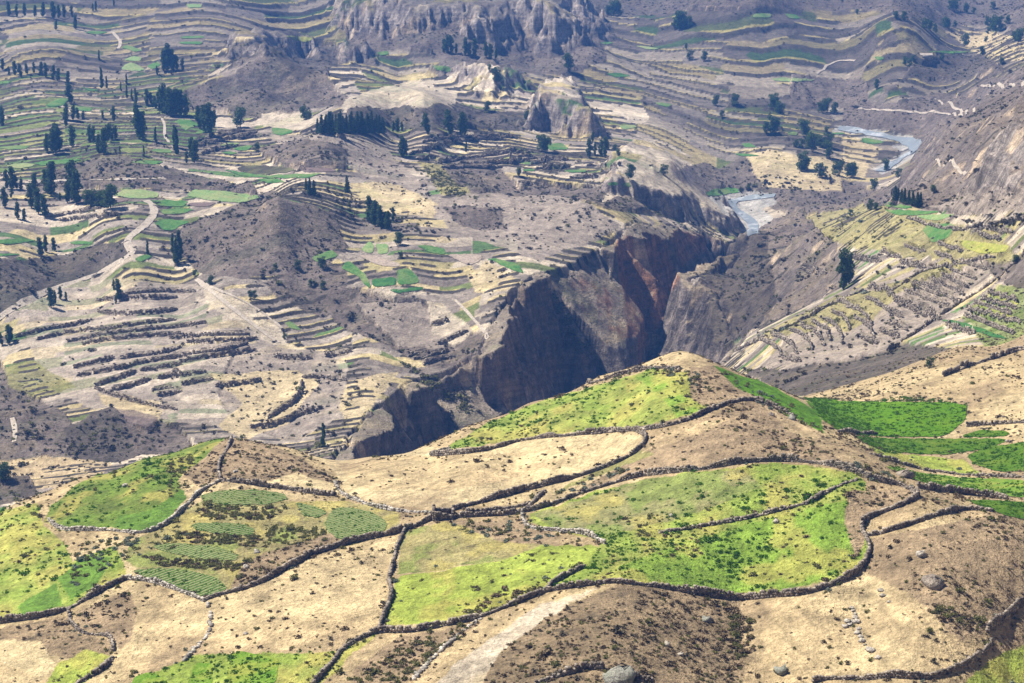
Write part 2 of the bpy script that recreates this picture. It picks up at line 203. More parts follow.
# ------------------------------------------------------------------ traced outlines (photo pixels, turned into ground positions with hit())
# crop fields: colour key, label, outline
FIELDS = [
 ('row', 'oval potato plot with pale rows, uppermost of the four stacked plots', '200 496,220 491,260 490,285 494,288 500,265 505,225 505,203 501'),
 ('row2', 'narrow green potato plot, second of the four stacked plots', '190 525,200 523,245 524,256 530,250 536,215 534,195 530'),
 ('row', 'long green potato plot, third of the four stacked plots', '150 547,170 543,215 546,238 555,236 561,205 560,170 553'),
 ('row2', 'green potato plot lying against the corner of the long stone wall', '131 571,155 568,185 570,215 577,228 589,215 595,205 598,180 588,150 580'),
 ('row', 'small pale green plot left of the rounded plot below the straw field', '295 502,320 508,328 513,318 518,303 516'),
 ('row', 'rounded green plot with pale rows below the straw field', '325 520,335 508,355 508,378 515,388 524,385 531,360 537,338 540,326 530'),
 ('mead', 'square green plot on the lower left edge of the photo', '235 650,270 657,279 660,277 680,262 692,226 692,228 670'),
 ('mead', 'narrow green strip left of the square plot at the lower edge', '195 663,213 664,211 692,186 692'),
 ('mead', 'green patch cut by the lower edge at left', '136 676,150 672,166 680,168 692,128 692'),
 ('vivid', 'large vivid green field behind the right shoulder of the ridge', '803 398,850 402,967 403,966 420,945 437,880 437,838 431,818 416'),
 ('vivid2', 'long dark green field below the large vivid field', '853 436,880 438.5,940 439,1000 439,1008 441,990 448,945 455,905 453,870 446'),
 ('vivid2', 'small lens shaped green field under the tan threshing field', '962 436,980 430.5,1005 431,1010 434,1003 437,965 437.5'),
 ('vivid2', 'dark green rounded field at the right edge', '967 456,985 448,1030 441,1030 471,1000 472,975 465'),
 ('mead', 'mottled green field sloping down behind the ridge at right', '884 466,900 468,925 474,965 478,1030 480,1030 498,985 495,935 486,908 478'),
 ('vivid2', 'green field corner behind the wall end at right edge', '966 500,1030 502,1030 521,1005 515,985 508'),

 ('green', 'green field among mauve plots far left', '84 33,93 31,109 32.5,98 35'), ('green', 'green field beside the pale path far left', '121 48,126.5 45,144 51,133.6 52'),
 ('lgreen', 'light green plot above the paired far left plots', '123 60.6,133.6 56,142 58,140.6 61.5'), ('lgreen', 'pale green pair of plots near the far grove', '121 69.4,130 62,137 65,146 70,133.6 71.7'), ('green', 'green wedge left of the far grove', '146 66.8,158 61.5,161.7 65,153 70'),
 ('green', 'green wedge above the tall lone tree at left', '44 105.5,60 98.4,68.5 99,63 105.5,53 107'), ('green', 'thin green strip behind the slim tree pair', '79 87,88 89,100 90.5,91 91.4'), ('green', 'tiny green plot on the far left edge', '-4 82,10.5 81,9 84,-4 84.5'), ('green', 'narrow green strip right of the lone tree', '68.5 107,93 108,91 111.6,77 111'),
 ('olive', 'olive field on the flat above the dark hollow', '284 36,316 38,307 43,293 40.4'), ('green', 'upper green strip far left of the hollow', '180 37,203 36,205 38.3,182 39'), ('green', 'lower green strip far left of the hollow', '180 42,203 42,201 45,179 44'), ('lgreen', 'teal green field at the top edge', '186 4.4,201 4.4,202 8,188 8'),
 ('lgreen', 'light green field under the low scrub hill', '5 166,23 163,35 164.5,33 167,17.6 169'), ('green', 'long green field under the groves at left', '33 163.6,46 161,82.6 159,67 163.6,44 166'), ('green', 'green strip on the left edge below the terraces', '-4 148,10.5 146,30 146,26 149,10.5 150'), ('green', 'green plot left of the stream path', '151 151,155 149.5,170.5 149.5,172 153,158 153'), ('green', 'lens shaped green field on pale ground', '130 162,144 160.6,165 162,154.7 165,139 163.6'),
 ('green', 'bright green strip above the mauve plot', '149 200.5,160 200,180 201,189 202,183 206.5,162 207'), ('green', 'green strip below the mauve plot by the track', '160 210.5,180 209,195 209.5,185 213.5,162 215'), ('green', 'rounded bright green field where the track bends', '154 224,162 219.5,180 220.5,190 222,180 226,174 230,165 231'), ('lgreen', 'pale green field behind the track bend', '112.5 196,123 190,144 190,160 193.5,156 198,133.6 199'), ('lgreen', 'long pale green field behind the scrub hill', '186 196,193 190,207 190,233 192.6,258 196,261 198,244 203,223 202,201.6 199.6'), ('mauve', 'dark mauve ploughed plot between green strips', '186 206,193 202.6,217 203,208 206.8'), ('mauve', 'dark ploughed plot behind the small trees', '78 196,88 190.5,120 190,122 192,100 195.5'), ('mauve', 'dark ploughed strip by the small tree feet', '70 200,98 198.5,130 199,126 202,82 204'),
 ('green', 'green plot between the two dark groves', '175 120.5,189 119.7,200 126,189 128.5,186 132'), ('green', 'small green plot right of the dark grove', '194.6 133,205 129,209.5 131,198 134.6'), ('green', 'bright oval green field on the bare pale rise', '271 129,274 127.6,289.5 129.7,294 132,282.5 136,274 134.6'), ('lgreen', 'upper pale green plot in the hollow meadow', '219 146,228 143,242 143.4,228 147'), ('green', 'green plot left of the round lone tree', '233 148.7,247 145.7,253.5 146,247 150.8,238.5 151'), ('green', 'small low green plot in the hollow meadow', '221 153,230 151.7,238.5 153,231.5 155'), ('green', 'curved green strip round the marsh', '223 170,238.5 172,268 176,296.5 174,323 173.6,309 177.7,275.5 178.6,245.6 177'), ('green', 'bright green plot below the marsh', '255 179.4,275.5 179,287 182.4,268.4 184'), ('marsh', 'dark wet marsh in the meadow', '236 169,246 166,270 166,292 168.5,296 171,284 173,262 175.5,246 173'), ('mauve', 'mauve ploughed strip right of the marsh', '296 170,300 167.5,335 169,337 172,310 172.5'),
 ('green', 'green strip on the left edge above the dark bank', '-4 240,21 239,38.7 241,14 244,-4 244'), ('green', 'small lens shaped green field above the dark bank', '68.5 243.5,77 241,89.6 242,93 244,77 245'), ('green', 'green plot by the road bend', '133.6 260,144 254.5,153 256.6,140.6 262.4'), ('green', 'thin green strip on the left edge of the dark bank', '-4 254,17.6 254,21 255,-4 257'),
 ('green', 'tilted green field right of the scrub hill', '310.6 257.5,331.7 250,338.7 255.8,317.7 263'), ('green', 'small green plot at the foot of the pale track', '284 323,291 321.7,302 331,291 328.7'),
 ('green', 'dark green curved field left of the square green field', '340 269,348 261,357.6 267,368 279.5,371 289,364.6 285.6,357.6 276'), ('dgreen', 'dark green field joining two plots above the bare slope', '371 279.5,396 277,396 285.6,373 287.4'), ('green', 'square green field above the bare slope', '396.5 270.7,410 268,422 283,398 285.6'), ('dgreen', 'lower green strip above the bare slope', '389 290.5,422.6 287,423.5 290,398 293.5'), ('green', 'bright green plot in the middle of the small plain', '417 246,426 245,443.7 248.7,445.5 255,431 253'), ('lgreen', 'pale green plot, left of two upright plots', '361 249.6,369 241.7,374 245,373 253,366 253'), ('lgreen', 'pale green plot, right of two upright plots', '375.5 244,387.5 244,389 253,378 255'), ('green', 'green strip above the canyon prow', '486 258.8,498 259,519 264.5,524 274,509 269,498 263'), ('grey', 'bare grey lens shaped plot above the green fields', '357.6 255.8,371.6 255,398 263,400 267,379 266'), ('grey', 'bare grey plot on the small plain', '447 254,480.6 255,481.5 260,470 265.4,456 260'),
 ('green', 'teal green field at the foot of the rock bluff', '547 144,563 143.4,570 149.6,548.7 151'), ('lgreen', 'pale green field right of the rock bluff', '619 126.7,633 125,638 127.6,624 130'), ('green', 'green strip at the terrace edge', '564.5 170.6,587 169.8,585.6 172.4,570 173'), ('green', 'tiny green plot above the gully', '522 169.8,534.6 169.4,534.6 171.5,524 171.5'), ('green', 'green plot near the terrace end', '608 183,617 182.4,618 185.6,609 186'), ('green', 'last green plot at the terrace end', '622.5 183.5,629.5 183,631 187.4,622.5 187.4'),
 ('green', 'green riverside meadow at the canyon mouth', '706 192.6,711.6 190,727.5 188,745 190,738 192.6,720 196,706 196'), ('green', 'green plot among pale river fields', '740.6 144,750 143.7,757 147.8,745 147.8'), ('green', 'thin green strip among pale river fields', '732.7 154,747 154,761 156,741.5 156.6'), ('green', 'small green plot between river trees', '787 134.6,792.5 132,798 133,796 136'), ('green', 'green field inside the river bend', '861.6 139,867 138,886 142.5,875.6 145,861.6 142.5'), ('green', 'green strip left of the river trees', '830 133.4,842 132.8,846 134,835 134.8'),
 ('green', 'green field below the pine row', '882.7 210.3,905.5 210.3,942 212,919.6 215.5,897 215.5'), ('green', 'green strip beside the pine row', '884 206.7,886 202,914 207.6,904 209'), ('lgreen', 'light green field left of the tan triangle', '914 216.5,937 214.5,955 214.5,939 221.6'), ('green', 'green field below the tan triangle', '921 230,930 223.5,955 224,949.5 237,932 243.5,926.6 235.5'), ('dgreen', 'dark green strip slanting between right hand terraces', '940.7 320.5,953 320,981 328.7,1011 340,995 337.5,967 329.6'),
 ('olive', 'yellow green terrace strip above the dark green strip', '968 306,985 306,1016 318,1012 322,985 315'), ('olive', 'yellow green terrace, uppermost at the right edge', '990 296,1000 295,1020 304,1014 307'), ('olive', 'yellow green field under the hedge at right', '960 240,985 243,1010 246,1004 253,978 254,962 247'),
 ('green', 'small green plot on the far middle terraces', '598 43,608 42,614 43.5,604 45'), ('lgreen', 'teal strip on the far middle flat', '635 46,645 46.5,660 49,648 50'), ('green', 'green strip on the far middle terraces', '604 74,618 73,632 76,618 78'), ('green', 'tiny paired green plot on the far middle terraces', '654 103,662 103,672 105,668 107.5,660 106'), ('green', 'far green plot on the right terraced hill', '874 57,883 57,884 60,877 61'), ('green', 'far green strip above the road cut', '925 52,945 51,972 52.5,950 54'), ('green', 'green strip on the far hilltop', '754 14,772 14,771 18,752 18'), ('green', 'second green strip on the far hilltop', '784 14,796 15,801 19,790 19'), ('lgreen', 'pale field across the far flat', '770 79,785 78,817 80,800 82,780 82'), ('green', 'green strip on the far cliff foot terraces', '376 53,388 51,389 55,380 56'), ('green', 'green plot on the flat below the far cliffs', '432 66,445 66,453 69,448 73,436 70'),
]
# stone walls: label, height, line
WALLS = [
 ('long dark drystone wall running from left edge to the potato plots', 1.4, '-6 624,0 623,35 619,66 611,84 601,105 589,127 579'),
 ('low tumbled retaining wall under the lowest potato plot', .9, '127 579,149 581,170 588,188 594,204 601'),
 ('drystone wall climbing from the lowest potato plot to the ruin', 1.35, '204 601,216 595.5,235 592,254 586,270 579,282 571,300 562,311 555,335 548,350 543,366 539.5,390 535,405 531,419 526,431 520'),
 ('straight drystone wall just right of the ruined hut', 1.0, '456 517.5,463 517,489 516,505 515.5,520 513'),
 ('long curved drystone wall round the top of the round meadow', 1.35, '520 513,533 511,556 504,571 497,589 491,615 483,636 477,659 474,690 471,715 468,745 462,777 460.5,817 463,838 467.5,860 474,876 482,902 485,912 491,918 497'),
 ('curving drystone wall closing the right end of the round meadow', 1.2, '918 497,907 504,886 511,865 519,860 526,863 534,870 543,869 554,862 569,844 581,821 589,803 595,771 597,747 599'),
 ('long drystone wall under the round green meadow', 1.3, '747 599,729 599,706 595.5,680 590.5,659 587,633 584,608 582,586 586,556 590,545 592'),
 ('drystone wall along the foot of the yellow green meadow', 1.0, '545 592,528 599,512 605,489 614,463 623,440 626,417 631.5,398 633,379 631,359 638.6,340 651,335 661,314 684'),
 ('crooked drystone wall between straw slope and yellow green meadow', 1.1, '405 531,396 548.5,394 563,387.5 581,393 593,387.5 609,379 628'),
 ('long drystone wall along the lower edge of the straw field', 1.3, '452.5 510.6,473.6 504.5,510 494.5,545 486,568 480,584 474.6,605 467.6,622.5 460.5,636.5 452.6,647 442,645 435,636.5 430.5'),
 ('drystone wall between the straw field and the bright field above', 1.2, '636.5 430.5,615.5 431.4,580 435,545 437.6,519 440.5,489.4 450,466.6 454,431.4 456'),
 ('stub of wall at the left end of the straw field', 1.0, '431 454.5,449 448.5'),
 ('drystone wall climbing over the ridge crest', 1.2, '636.5 430.5,661 428,689 421,715 408.5,747 398,771 407,792.5 416.5'),
 ('upper drystone wall along the canyon edge of the bright field', 1.1, '575 387.5,594 383,615.5 377,633 371.6,654 368,679 369'),
 ('short dark wall above the ruined hut', 1.3, '466.5 513,489 512.4,510 508.5,527.6 505.5'),
 ('short slanting wall joining two long walls near the ruin', 1.1, '524 510.5,531 505,545 492'),
 ('tumbled pale wall curving below the wall junction', 1.0, '522 514,522 520,529 529,554 531,577 532.6,594 537,605 544'),
 ('broken low wall across the round meadow', .8, '660 533,680 530,697.6 527,733 521,759 516,789 508,810 503,820.6 496,834.7 488,845 483,859 479'),
 ('drystone wall rising across the brown slope at right', 1.1, '865 536,886 532.6,909 525.6,935.4 515,956.5 510.6,970.6 509,995 512.4'),
 ('dark wall behind the ridge beside the mottled green field', 1.3, '918 488,937 490.4,967 495,995 498,1009 500'),
 ('wall at the foot of the rounded tan field', 1.1, '967 426.5,993.4 424.5,1030 422.5'),
 ('short wall under the left corner of the large vivid field', 1.0, '838 431.5,858 433,876 434.5'),
 ('thin wall between the yellow strip and the mottled green field', .7, '870 453.5,902 464,928 471,967 475.6,1030 477.5'),
 ('thick drystone wall at the lower right edge', 1.4, '1030 601,1023 604,1005.7 617.5,988 631.5'),
 ('long drystone wall along the lower right corner', 1.3, '991.6 644,981 656,967 665,949.5 672,935 678,914 679,888 676.5,870 680,829 678,812 683'),
 ('dark drystone wall left of the big boulder at the lower edge', 1.2, '536 684,563 675.5,585.6 669,605 668.5'),
 ('short wall right of the big boulder at the lower edge', 1.0, '632 678,642 681,655 684'),
 ('pale drystone wall under the green hill at left', 1.0, '49 520,58 530,88 531,112 530,134 534,151 532,166 525,178 515,188 504,202 490,221 481'),
 ('dark drystone wall above the uppermost potato plot', 1.2, '221 481,240 483,275 488,297 491,316 495,337 496'),
 ('wall climbing the brown knoll at left', .9, '221 480,217.5 473,220 462,223 455,230 445.5,231.5 439'),
 ('tumbled wall below the left end of the straw field', .8, '335 482,339 492,349 498.5,357.6 501,371.6 506,389 510.6,407 512,430 512.5'),
 ('low curving wall below the long left wall', .9, '68.5 611,70 621,77 630,86 635.4,105.5 634,112.5 640,113 650'),
 ('low wall at the lower left edge', .8, '112.5 658,105.5 668.5,92 676,77 684'),
 ('line of stones slanting down the pale strip', .5, '480.6 619,463 630,449 644,431.4 659.7,414 680'),
 ('short wall spur below the round meadow', .9, '545 592,550.4 584,563 578,585.6 566.5'),
 ('stone line running down the straw slope', .5, '208 605,211 616,210.4 633,200 644,184 661'),
]
# terrace risers traced on the valley sides: step height, line
TERR = [(1.8, s) for s in ('123 295,151 292,180 291,195 292;96 300.6,114 299,140.6 298,176 298;98 312,123 315.5,151 313,176 310;16 337.5,42 330.5,70 326,91 321;37 340,58 334,84 330.5,114 328.7,140.6 324,175 320.5;67 342,88 337.5,114 334,144 330.5,180 326.5,205 323.4;82.6 344.5,105.5 340,137 336.6,180 334;170 338.5,205 335.7,249 335.4;187.6 342.8,223 342,256 339;'
  '74 368,91 363.7,112.5 358.5;77 376,105.5 370.8,130 366;95 385.7,116 378.7,135 372.5;110.7 392.7,130 385.7,149.4 380;121 359,137 356,153 355.8,180 348;130 365.5,151 361,180 356.7;140.6 370.8,158 368,180 364.6;158 378.7,180 373;153 391,172 388;158 396,180 392;95 389,112.5 394.5,137 402.4,165 407.7,176 410;170 357.6,196 354,223 350.5,247 345;180.5 362,205 357.6,231.5 353,254.4 350.5;170 377,187.6 375,205 373;182 385,196 381,212 380;216 386.6,237 384,260 380.8;251 428,268 427,282.5 421.7,300 413.8,321 408.6;268 419,282.5 408.6,296.6 400.6,301 391,302 382;274 356.7,289.5 358.5,310.6 359;326 356.7,350 352;303.6 378,319 377,346 381;408.6 356.7,428 352;414 360,435 356,447 351;424 364.6,438.5 359,454 357.6;431 326,447 321;438.5 344.5,452.5 337.5,466.6 332;'
  '194.6 141.6,223 136,244 131;196 147,223 140,257 133;202 154,216 149.5,237 146;238.5 138,268 136;408.6 154.8,422.6 151,438.5 145,452.5 141.6,470 139,501.7 139;422.6 142.5,438.5 139,463 136.4,512 136.4;417 160,435 156.6;442 162.7,452.5 160,473.6 157.5;459.5 163,484 162.7,520 161;473.6 158,498 154,520 152;442 168,472 167,501.7 168;510 154,528 151;510 159,529 156;510 164.5,535 157.5;531 164.5,548.7 159,568 161;536 169,570 167;601 171.5,612 169,620.7 164.5;587 166.3,605 165.4;570 178.5,598 176.8;47 217,70 214,100 209;60 221,90 217,120 214').split(';')]
TERR += [(1.7, s) for s in ('935 252,956.5 263;942 276,967 288;932 279.5,963.5 295;921 281,942 295,956.5 302;904 290,926.6 300.6,949.5 307.6;888 295,902 307.6,935 314.6;875.6 304,891.5 311,902 318;854.5 318,868.6 325,874 337.5;888 323,907 330.5;988 292,1016 302;981 299,1016 309;974 303,1011 314.6;967 309,1020 323;965 316,984.6 323.4,1013 334;946 325,974 334;832 312,846 318,850 330;812 322,826 328,830 340;790 330,806 336,812 350;838 300,858 306;868 288,890 292;900 262,925 268;850 258,880 262;800 268,826 274;985 228,1012 233;972 234,1000 241;760 340,775 346,782 356;772 334,790 342,797 354;800 326,818 332,824 346;820 318,838 326,842 340;846 306,866 314,872 326;866 298,884 306,892 318;780 356,800 362;880 330,898 338;858 336,876 344;900 300,920 312,940 320;912 284,938 296;950 270,975 280;960 262,985 270;938 244,962 252;905 246,925 252;880 252,900 258').split(';')]
DIAG = ['888 350,923 328.7,942 314.6,967 299,993.4 283,1005.7 270.7,1030 250', '888 293.6,914 276,928 269,958 265.4,977.6 260,993 257.5', '1030 347,993.4 359,963.5 368,945 376', '735 352,765 338,800 322,840 300,862 292', '907 218,950 232,985 225,1024 219']
# tracks: width, label, line
TRACKS = [(4.6, 'pale gravel road curving down from the track bend to left edge', '-8 322,0 317,26 302,53 289,75.6 283,102 271.6,126.6 258,136 252,130 247,124 241,134 233.8,146 225,152 218,156 210,153 205,146 200.5'),
 (3.5, 'straight pale track along the low scrub hill', '24.6 183,56 181,105.5 180,165 178.5'), (2.6, 'wide pale track down the bare spur', '196 279.5,214 293.5,240 314.6,258 328.7,279 343'), (1.6, 'upper pale track on the bare spur', '205 284,214 289,240 299,261 311,282.5 328.7'),
 (2, 'pale zigzag track above the river', '935 99,949.5 105.5,974 112.5'), (2, 'pale road cut at the right edge', '981 85.5,1000 85,1030 84'), (2, 'pale track along the river bank', '858 109,888 110.7,928 113,967 114'), (1.2, 'thin pale footpath on the right slope', '935 160,949.5 165,967 173'), (3, 'pale path between the far left plots', '112.5 32.5,118 38,123 43,118 49'), (2, 'pale footpath through the groves', '162 118,166 127,163 137,169 143'), (1.6, 'pale path below the canyon rim fields', '455 300,470 315,489 338'), (2.2, 'pale path on the dark scrub at left', '14 442,16 430,12 418'), (2.5, 'pale far road on the right terraces', '817 74,830 64,838 60,855 61')]
# ground cover zones: class, outline
ZONES = [
 # far and middle ground
 ('scrub', '183 225,220 210,250 200,275 194,330 216,347 245,322 264,290 272,240 277,196 270,180 250'), ('dscrub', '-10 262,60 254,130 242,137 252,110 268,50 290,-10 322'), ('scrub', '-10 340,20 385,60 412,84 440,112 458,60 466,-10 492'), ('dscrub', '62 430,130 402,160 446,120 460,80 462'), ('scrub', '112 408,180 424,200 452,140 452'), ('scrub', '40 175,80 160,120 160,180 175,250 185,257 197,150 190,30 190'), ('scrub', '184 88,230 75,275 50,322 75,355 103,320 106,262 118,238 118,190 108'), ('pale', '260 112,300 112,330 118,300 128,262 126'),
 ('scrub', '255 150,300 136,345 138,345 168,300 170,266 160'), ('bare', '345 140,385 150,430 195,460 202,560 192,620 225,612 236,560 250,540 264,500 228,440 218,380 195,345 165'), ('scrub', '320 290,350 285,390 296,430 300,470 330,488 335,470 366,425 368,395 350,330 318'), ('bare', '352 298,420 300,450 330,440 350,400 345'), ('scrub', '290 300,310 282,345 280,345 300,320 315'), ('pale', '198 284,215 288,262 312,288 332,290 344,270 344,230 320,205 305'),
 ('dscrub', '345 104,455 108,560 116,560 130,470 130,400 130,345 122'), ('pale', '338 108,345 96,390 88,428 78,436 88,456 95,455 103,420 108,380 112'), ('scrub', '420 165,500 168,520 180,560 186,540 200,470 200,440 185'), ('yscrub', '415 162,440 165,470 200,440 195'), ('straw', '340 180,400 185,440 205,430 218,380 215,350 200'), ('dscrub', '220 38,330 36,345 60,300 80,270 52,230 66'), ('scrub', '345 20,600 20,610 60,560 78,480 62,400 52,345 60'),
 ('scrub', '520 178,620 186,680 210,690 225,560 200'), ('pale', '600 205,625 175,650 150,690 165,735 230,700 215,660 200'), ('scrub', '676 172,704 166,716 172,740 162,770 172,800 168,840 178,930 200,880 212,800 218,752 232,735 214,716 200,700 196,690 184'), ('pale', '708 196,740 196,800 222,760 236,735 232'), ('gravel', '706 198,720 195,745 194,772 195,776 204,760 210,770 220,785 226,765 236,742 236,730 222,716 208'), ('gravel', '832 126,850 126,880 131,930 139,936 145,922 155,898 167,880 174,872 170,890 160,902 151,890 145,850 140,830 134'), ('straw', '740 150,840 160,840 190,760 190'), ('straw', '840 130,880 150,860 178,840 178'),
 ('brock', '876 200,900 180,940 130,1040 70,1040 212,950 212,915 206'), ('bare', '925 205,960 196,1000 180,1040 190,1040 212,980 212'), ('scrub', '840 108,960 92,1040 62,1040 100,980 118,930 140,840 122'), ('dscrub', '930 56,985 54,1005 72,960 82,900 80'), ('straw', '945 30,985 32,1030 34,1030 60,990 56,960 44'), ('scrub', '840 -10,1040 -10,1040 30,945 24,850 8'), ('scrub', '570 -10,860 -10,860 10,740 12,600 16'), ('scrub', '790 80,860 78,870 108,790 110'),
 ('brock', '696 345,690 300,730 245,800 218,832 230,842 285,790 312,744 335'), ('yscrub', '800 222,860 205,930 215,1000 235,1030 260,940 262,860 250,820 240'), ('dscrub', '740 378,840 358,896 338,965 352,935 382,880 402,800 396'), ('bare', '800 330,860 290,930 262,1000 262,930 320,890 345,830 360,760 372'), ('yscrub', '745 345,830 300,880 288,930 268,980 258,960 275,900 300,860 330'), ('green2', '960 318,1000 290,1030 285,1030 345,985 345'), ('dscrub', '985 262,1030 250,1030 290,1010 285'), ('tan', '935 398,960 385,1000 365,1040 342,1040 424,975 427,968 402'), ('yscrub', '900 390,940 380,940 402,890 402'),
 ('bare', '230 345,330 350,345 400,300 440,230 425,215 390'), ('straw', '205 372,300 366,320 380,290 420,240 440,215 425,240 400'), ('straw', '95 392,130 398,165 410,160 420,120 414,100 404'), ('mauve', '110 410,135 410,160 418,148 428,120 418'), ('olive', '5 365,30 358,60 375,75 385,40 395,10 385'), ('tan', '-10 462,60 455,110 462,100 476,60 486,20 490,-10 492'), ('dscrub', '-10 478,30 482,38 492,-10 510'), ('straw', '345 378,400 374,365 415,350 430,335 405'),
 ('bare', '430 205,470 195,560 192,622 226,600 242,560 252,540 262,500 245,450 232'), ('scrub', '440 205,500 212,505 230,460 228'), ('bare', '250 132,300 132,345 140,345 150,300 145'), ('scrub', '300 268,345 262,345 282,310 292,280 300,262 282'), ('pale', '425 300,440 300,470 330,455 345,430 330'),
 ('straw', '463 276,484 260,503.5 267,514 278,509 289,491 292,473.6 290'), ('straw', '406 242,420 236,440 236,457 239,450 242.5,428 242'), ('pale', '941 222.5,956.5 214,974 213.7,990 217,967 223'),
 # foreground ridge
 ('fg', '-20 540,-10 510,40 495,80 476,140 458,200 441,230 435,290 445,370 454,430 441,470 423,530 400,600 373,680 348,720 362,800 396,850 404,1040 520,1040 710,-20 710'),
 ('yellow', '866 446,905 454,945 457,962 458,975 468,1000 475,930 470,880 456'), ('fgreen', '-10 512,36 502,42 525,62 540,72 560,112 545,122 560,127 578,100 590,66 608,-10 620'), ('green2', '42 521,50 505,80 481,120 466,180 450,205 441,224 438,205 458,190 470,180 482,185 500,165 524,150 531,110 528,85 530,58 528'), ('mead', '150 512,185 490,188 500,165 524,150 531,110 528,118 515'), ('mead', '56 576,85 553,108 558,96 584,70 599'), ('mead', '18 604,55 582,62 604,24 614'), ('yscrub', '130 540,180 518,210 495,300 500,345 500,400 515,400 530,340 545,280 568,230 590,150 575,125 560'), ('fscrub', '205 455,222 438,260 440,305 455,330 480,300 492,250 482,225 478,200 488,185 478'), ('straw', '262 482,300 470,330 484,336 494,300 490'), ('fscrub', '240 560,330 530,340 545,300 562,250 588,225 592'),
 ('straw', '312 453,370 457,430 446,470 454,520 441,600 434,640 434,644 446,600 468,545 485,470 503,430 510,370 505,342 492,330 470'), ('tan', '335 462,400 458,520 452,600 445,560 468,450 490,370 492,345 480'), 
 ('fgreen', '440 452,480 425,530 405,600 385,650 371,690 376,712 400,690 418,640 429,560 435,500 441'), ('fgreen2', '634 377,690 384,706 408,678 420,662 400'), ('tan', '575 386,620 368,680 347,712 364,700 376,655 367,610 376'), ('fscrub', '688 370,720 366,760 400,740 400,715 412,690 400'), ('vivid', '712 366,740 377,790 395,818 416,822 434,790 416,760 402,735 388'), ('fscrub', '560 500,640 458,690 424,750 402,800 420,862 472,800 460,740 462,680 471,600 487'), ('olive', '552 492,640 452,654 456,600 476,560 492'), ('tan', '640 455,660 436,690 425,730 420,690 440'), ('tan', '760 408,800 424,862 468,850 468,790 430'),
 ('fgreen', '530 514,600 490,690 474,780 463,850 472,864 482,860 520,868 545,858 570,800 593,730 597,620 582,552 589,600 548,604 542,560 531,528 528'), ('mix', '532 515,640 481,740 470,760 490,680 520,610 535,560 530'), ('fgreen2', '600 575,680 545,770 520,840 500,862 520,860 560,800 590,730 595,640 582'), ('fscrub', '845 490,915 490,915 500,865 518,862 545,855 560,840 520'),
 ('yellow', '386 612,394 585,402 577,440 569,500 559,540 545,590 546,602 548,578 575,545 590,490 612,440 624,384 628'), ('yscrub', '402 535,440 520,520 518,545 545,500 559,440 568,398 576'), ('fscrub', '445 520,520 518,560 534,540 545,500 540'),
 ('tan', '128 584,204 602,300 566,398 537,388 580,378 626,332 655,250 655,180 660,108 672,122 640,116 606'), ('fscrub', '74 612,128 590,138 610,130 640,118 650,104 634,78 628'), ('fgreen', '110 690,200 655,330 650,380 632,345 655,314 690'),
 ('tan', '320 700,350 650,400 634,520 605,600 588,540 615,470 660,420 700'), ('fscrub', '350 668,400 638,480 620,440 650,400 690,350 690'), ('pale', '415 700,470 650,540 605,600 588,560 610,500 650,480 700'), ('dfscrub', '470 700,500 650,560 610,620 583,690 592,745 606,755 640,735 700'), ('tan', '738 602,862 574,920 590,960 640,985 648,930 676,870 678,745 668'), ('fscrub', '868 540,1000 511,1040 530,1040 600,988 634,960 640,905 590,862 572'), ('yellow', '950 700,975 672,1000 655,1040 640,1040 700'), ('fscrub', '985 650,1040 605,1040 640,1000 652'), ('dfscrub', '-20 630,66 614,78 632,110 640,108 656,60 655,-20 640'), ('straw', '-20 636,40 640,55 665,40 676,-20 650'), ('yellow', '56 662,85 648,108 655,100 668,62 700,40 690'), ('tan', '-20 665,10 668,22 690,-20 700'),
]
CLASS = {  # albedo, scrub speckle amount, roughness of relief
 'scrub': ((.16, .128, .112), .75, 1.), 'dscrub': ((.095, .078, .07), .8, 1.), 'bare': ((.30, .25, .205), .35, .5), 'pale': ((.50, .425, .32), .12, .3), 'straw': ((.54, .435, .25), .12, .3), 'tan': ((.46, .355, .20), .15, .3), 'olive': ((.25, .235, .09), .25, .3), 'mauve': ((.17, .13, .115), .0, .1),
 'yscrub': ((.30, .265, .11), .55, .6), 'brock': ((.175, .138, .11), .65, 2.4), 'gravel': ((.40, .39, .37), .25, .3), 'mixt': ((.36, .30, .14), .3, .4), 'green2': ((.14, .19, .035), .3, .3), 'mead': ((.115, .21, .03), .1, .2), 'vivid': ((.085, .19, .006), .05, .2), 'fg': ((.41, .315, .175), .3, .5), 'fgreen': ((.28, .32, .07), .35, .35), 'fgreen2': ((.19, .29, .04), .35, .3), 'yellow': ((.28, .34, .06), .12, .25), 'mix': ((.25, .24, .10), .45, .35), 'fscrub': ((.31, .23, .14), .5, .5), 'dfscrub': ((.27, .20, .12), .65, .5)}
# ------------------------------------------------------------------ ground classes
PX, PY = project(X, Y, Z); RR = np.broadcast_to(R[:, None], Z.shape)
vis = (R[:, None] > 205) & (np.abs(A[None]) < .36)
jx = 5.0*fbm(X/(RR*.03), Y/(RR*.03), 4, 101)+2*fbm(X/(RR*.006), Y/(RR*.01), 2, 103); jy = 3.0*fbm(X/(RR*.03), Y/(RR*.04), 4, 113)+1.2*fbm(X/(RR*.006), Y/(RR*.01), 2, 117)
qx = PX+jx; qy = PY+jy
isfg = RR < 545
fieldm = np.zeros(Z.shape)
for _, _, s in FIELDS: fieldm[in_poly(PX, PY, pl(s))] = 1
colr = np.zeros(Z.shape+(3,)); scr = np.full(Z.shape, .2); rough = np.full(Z.shape, .25); cls = np.zeros(Z.shape, np.int16)
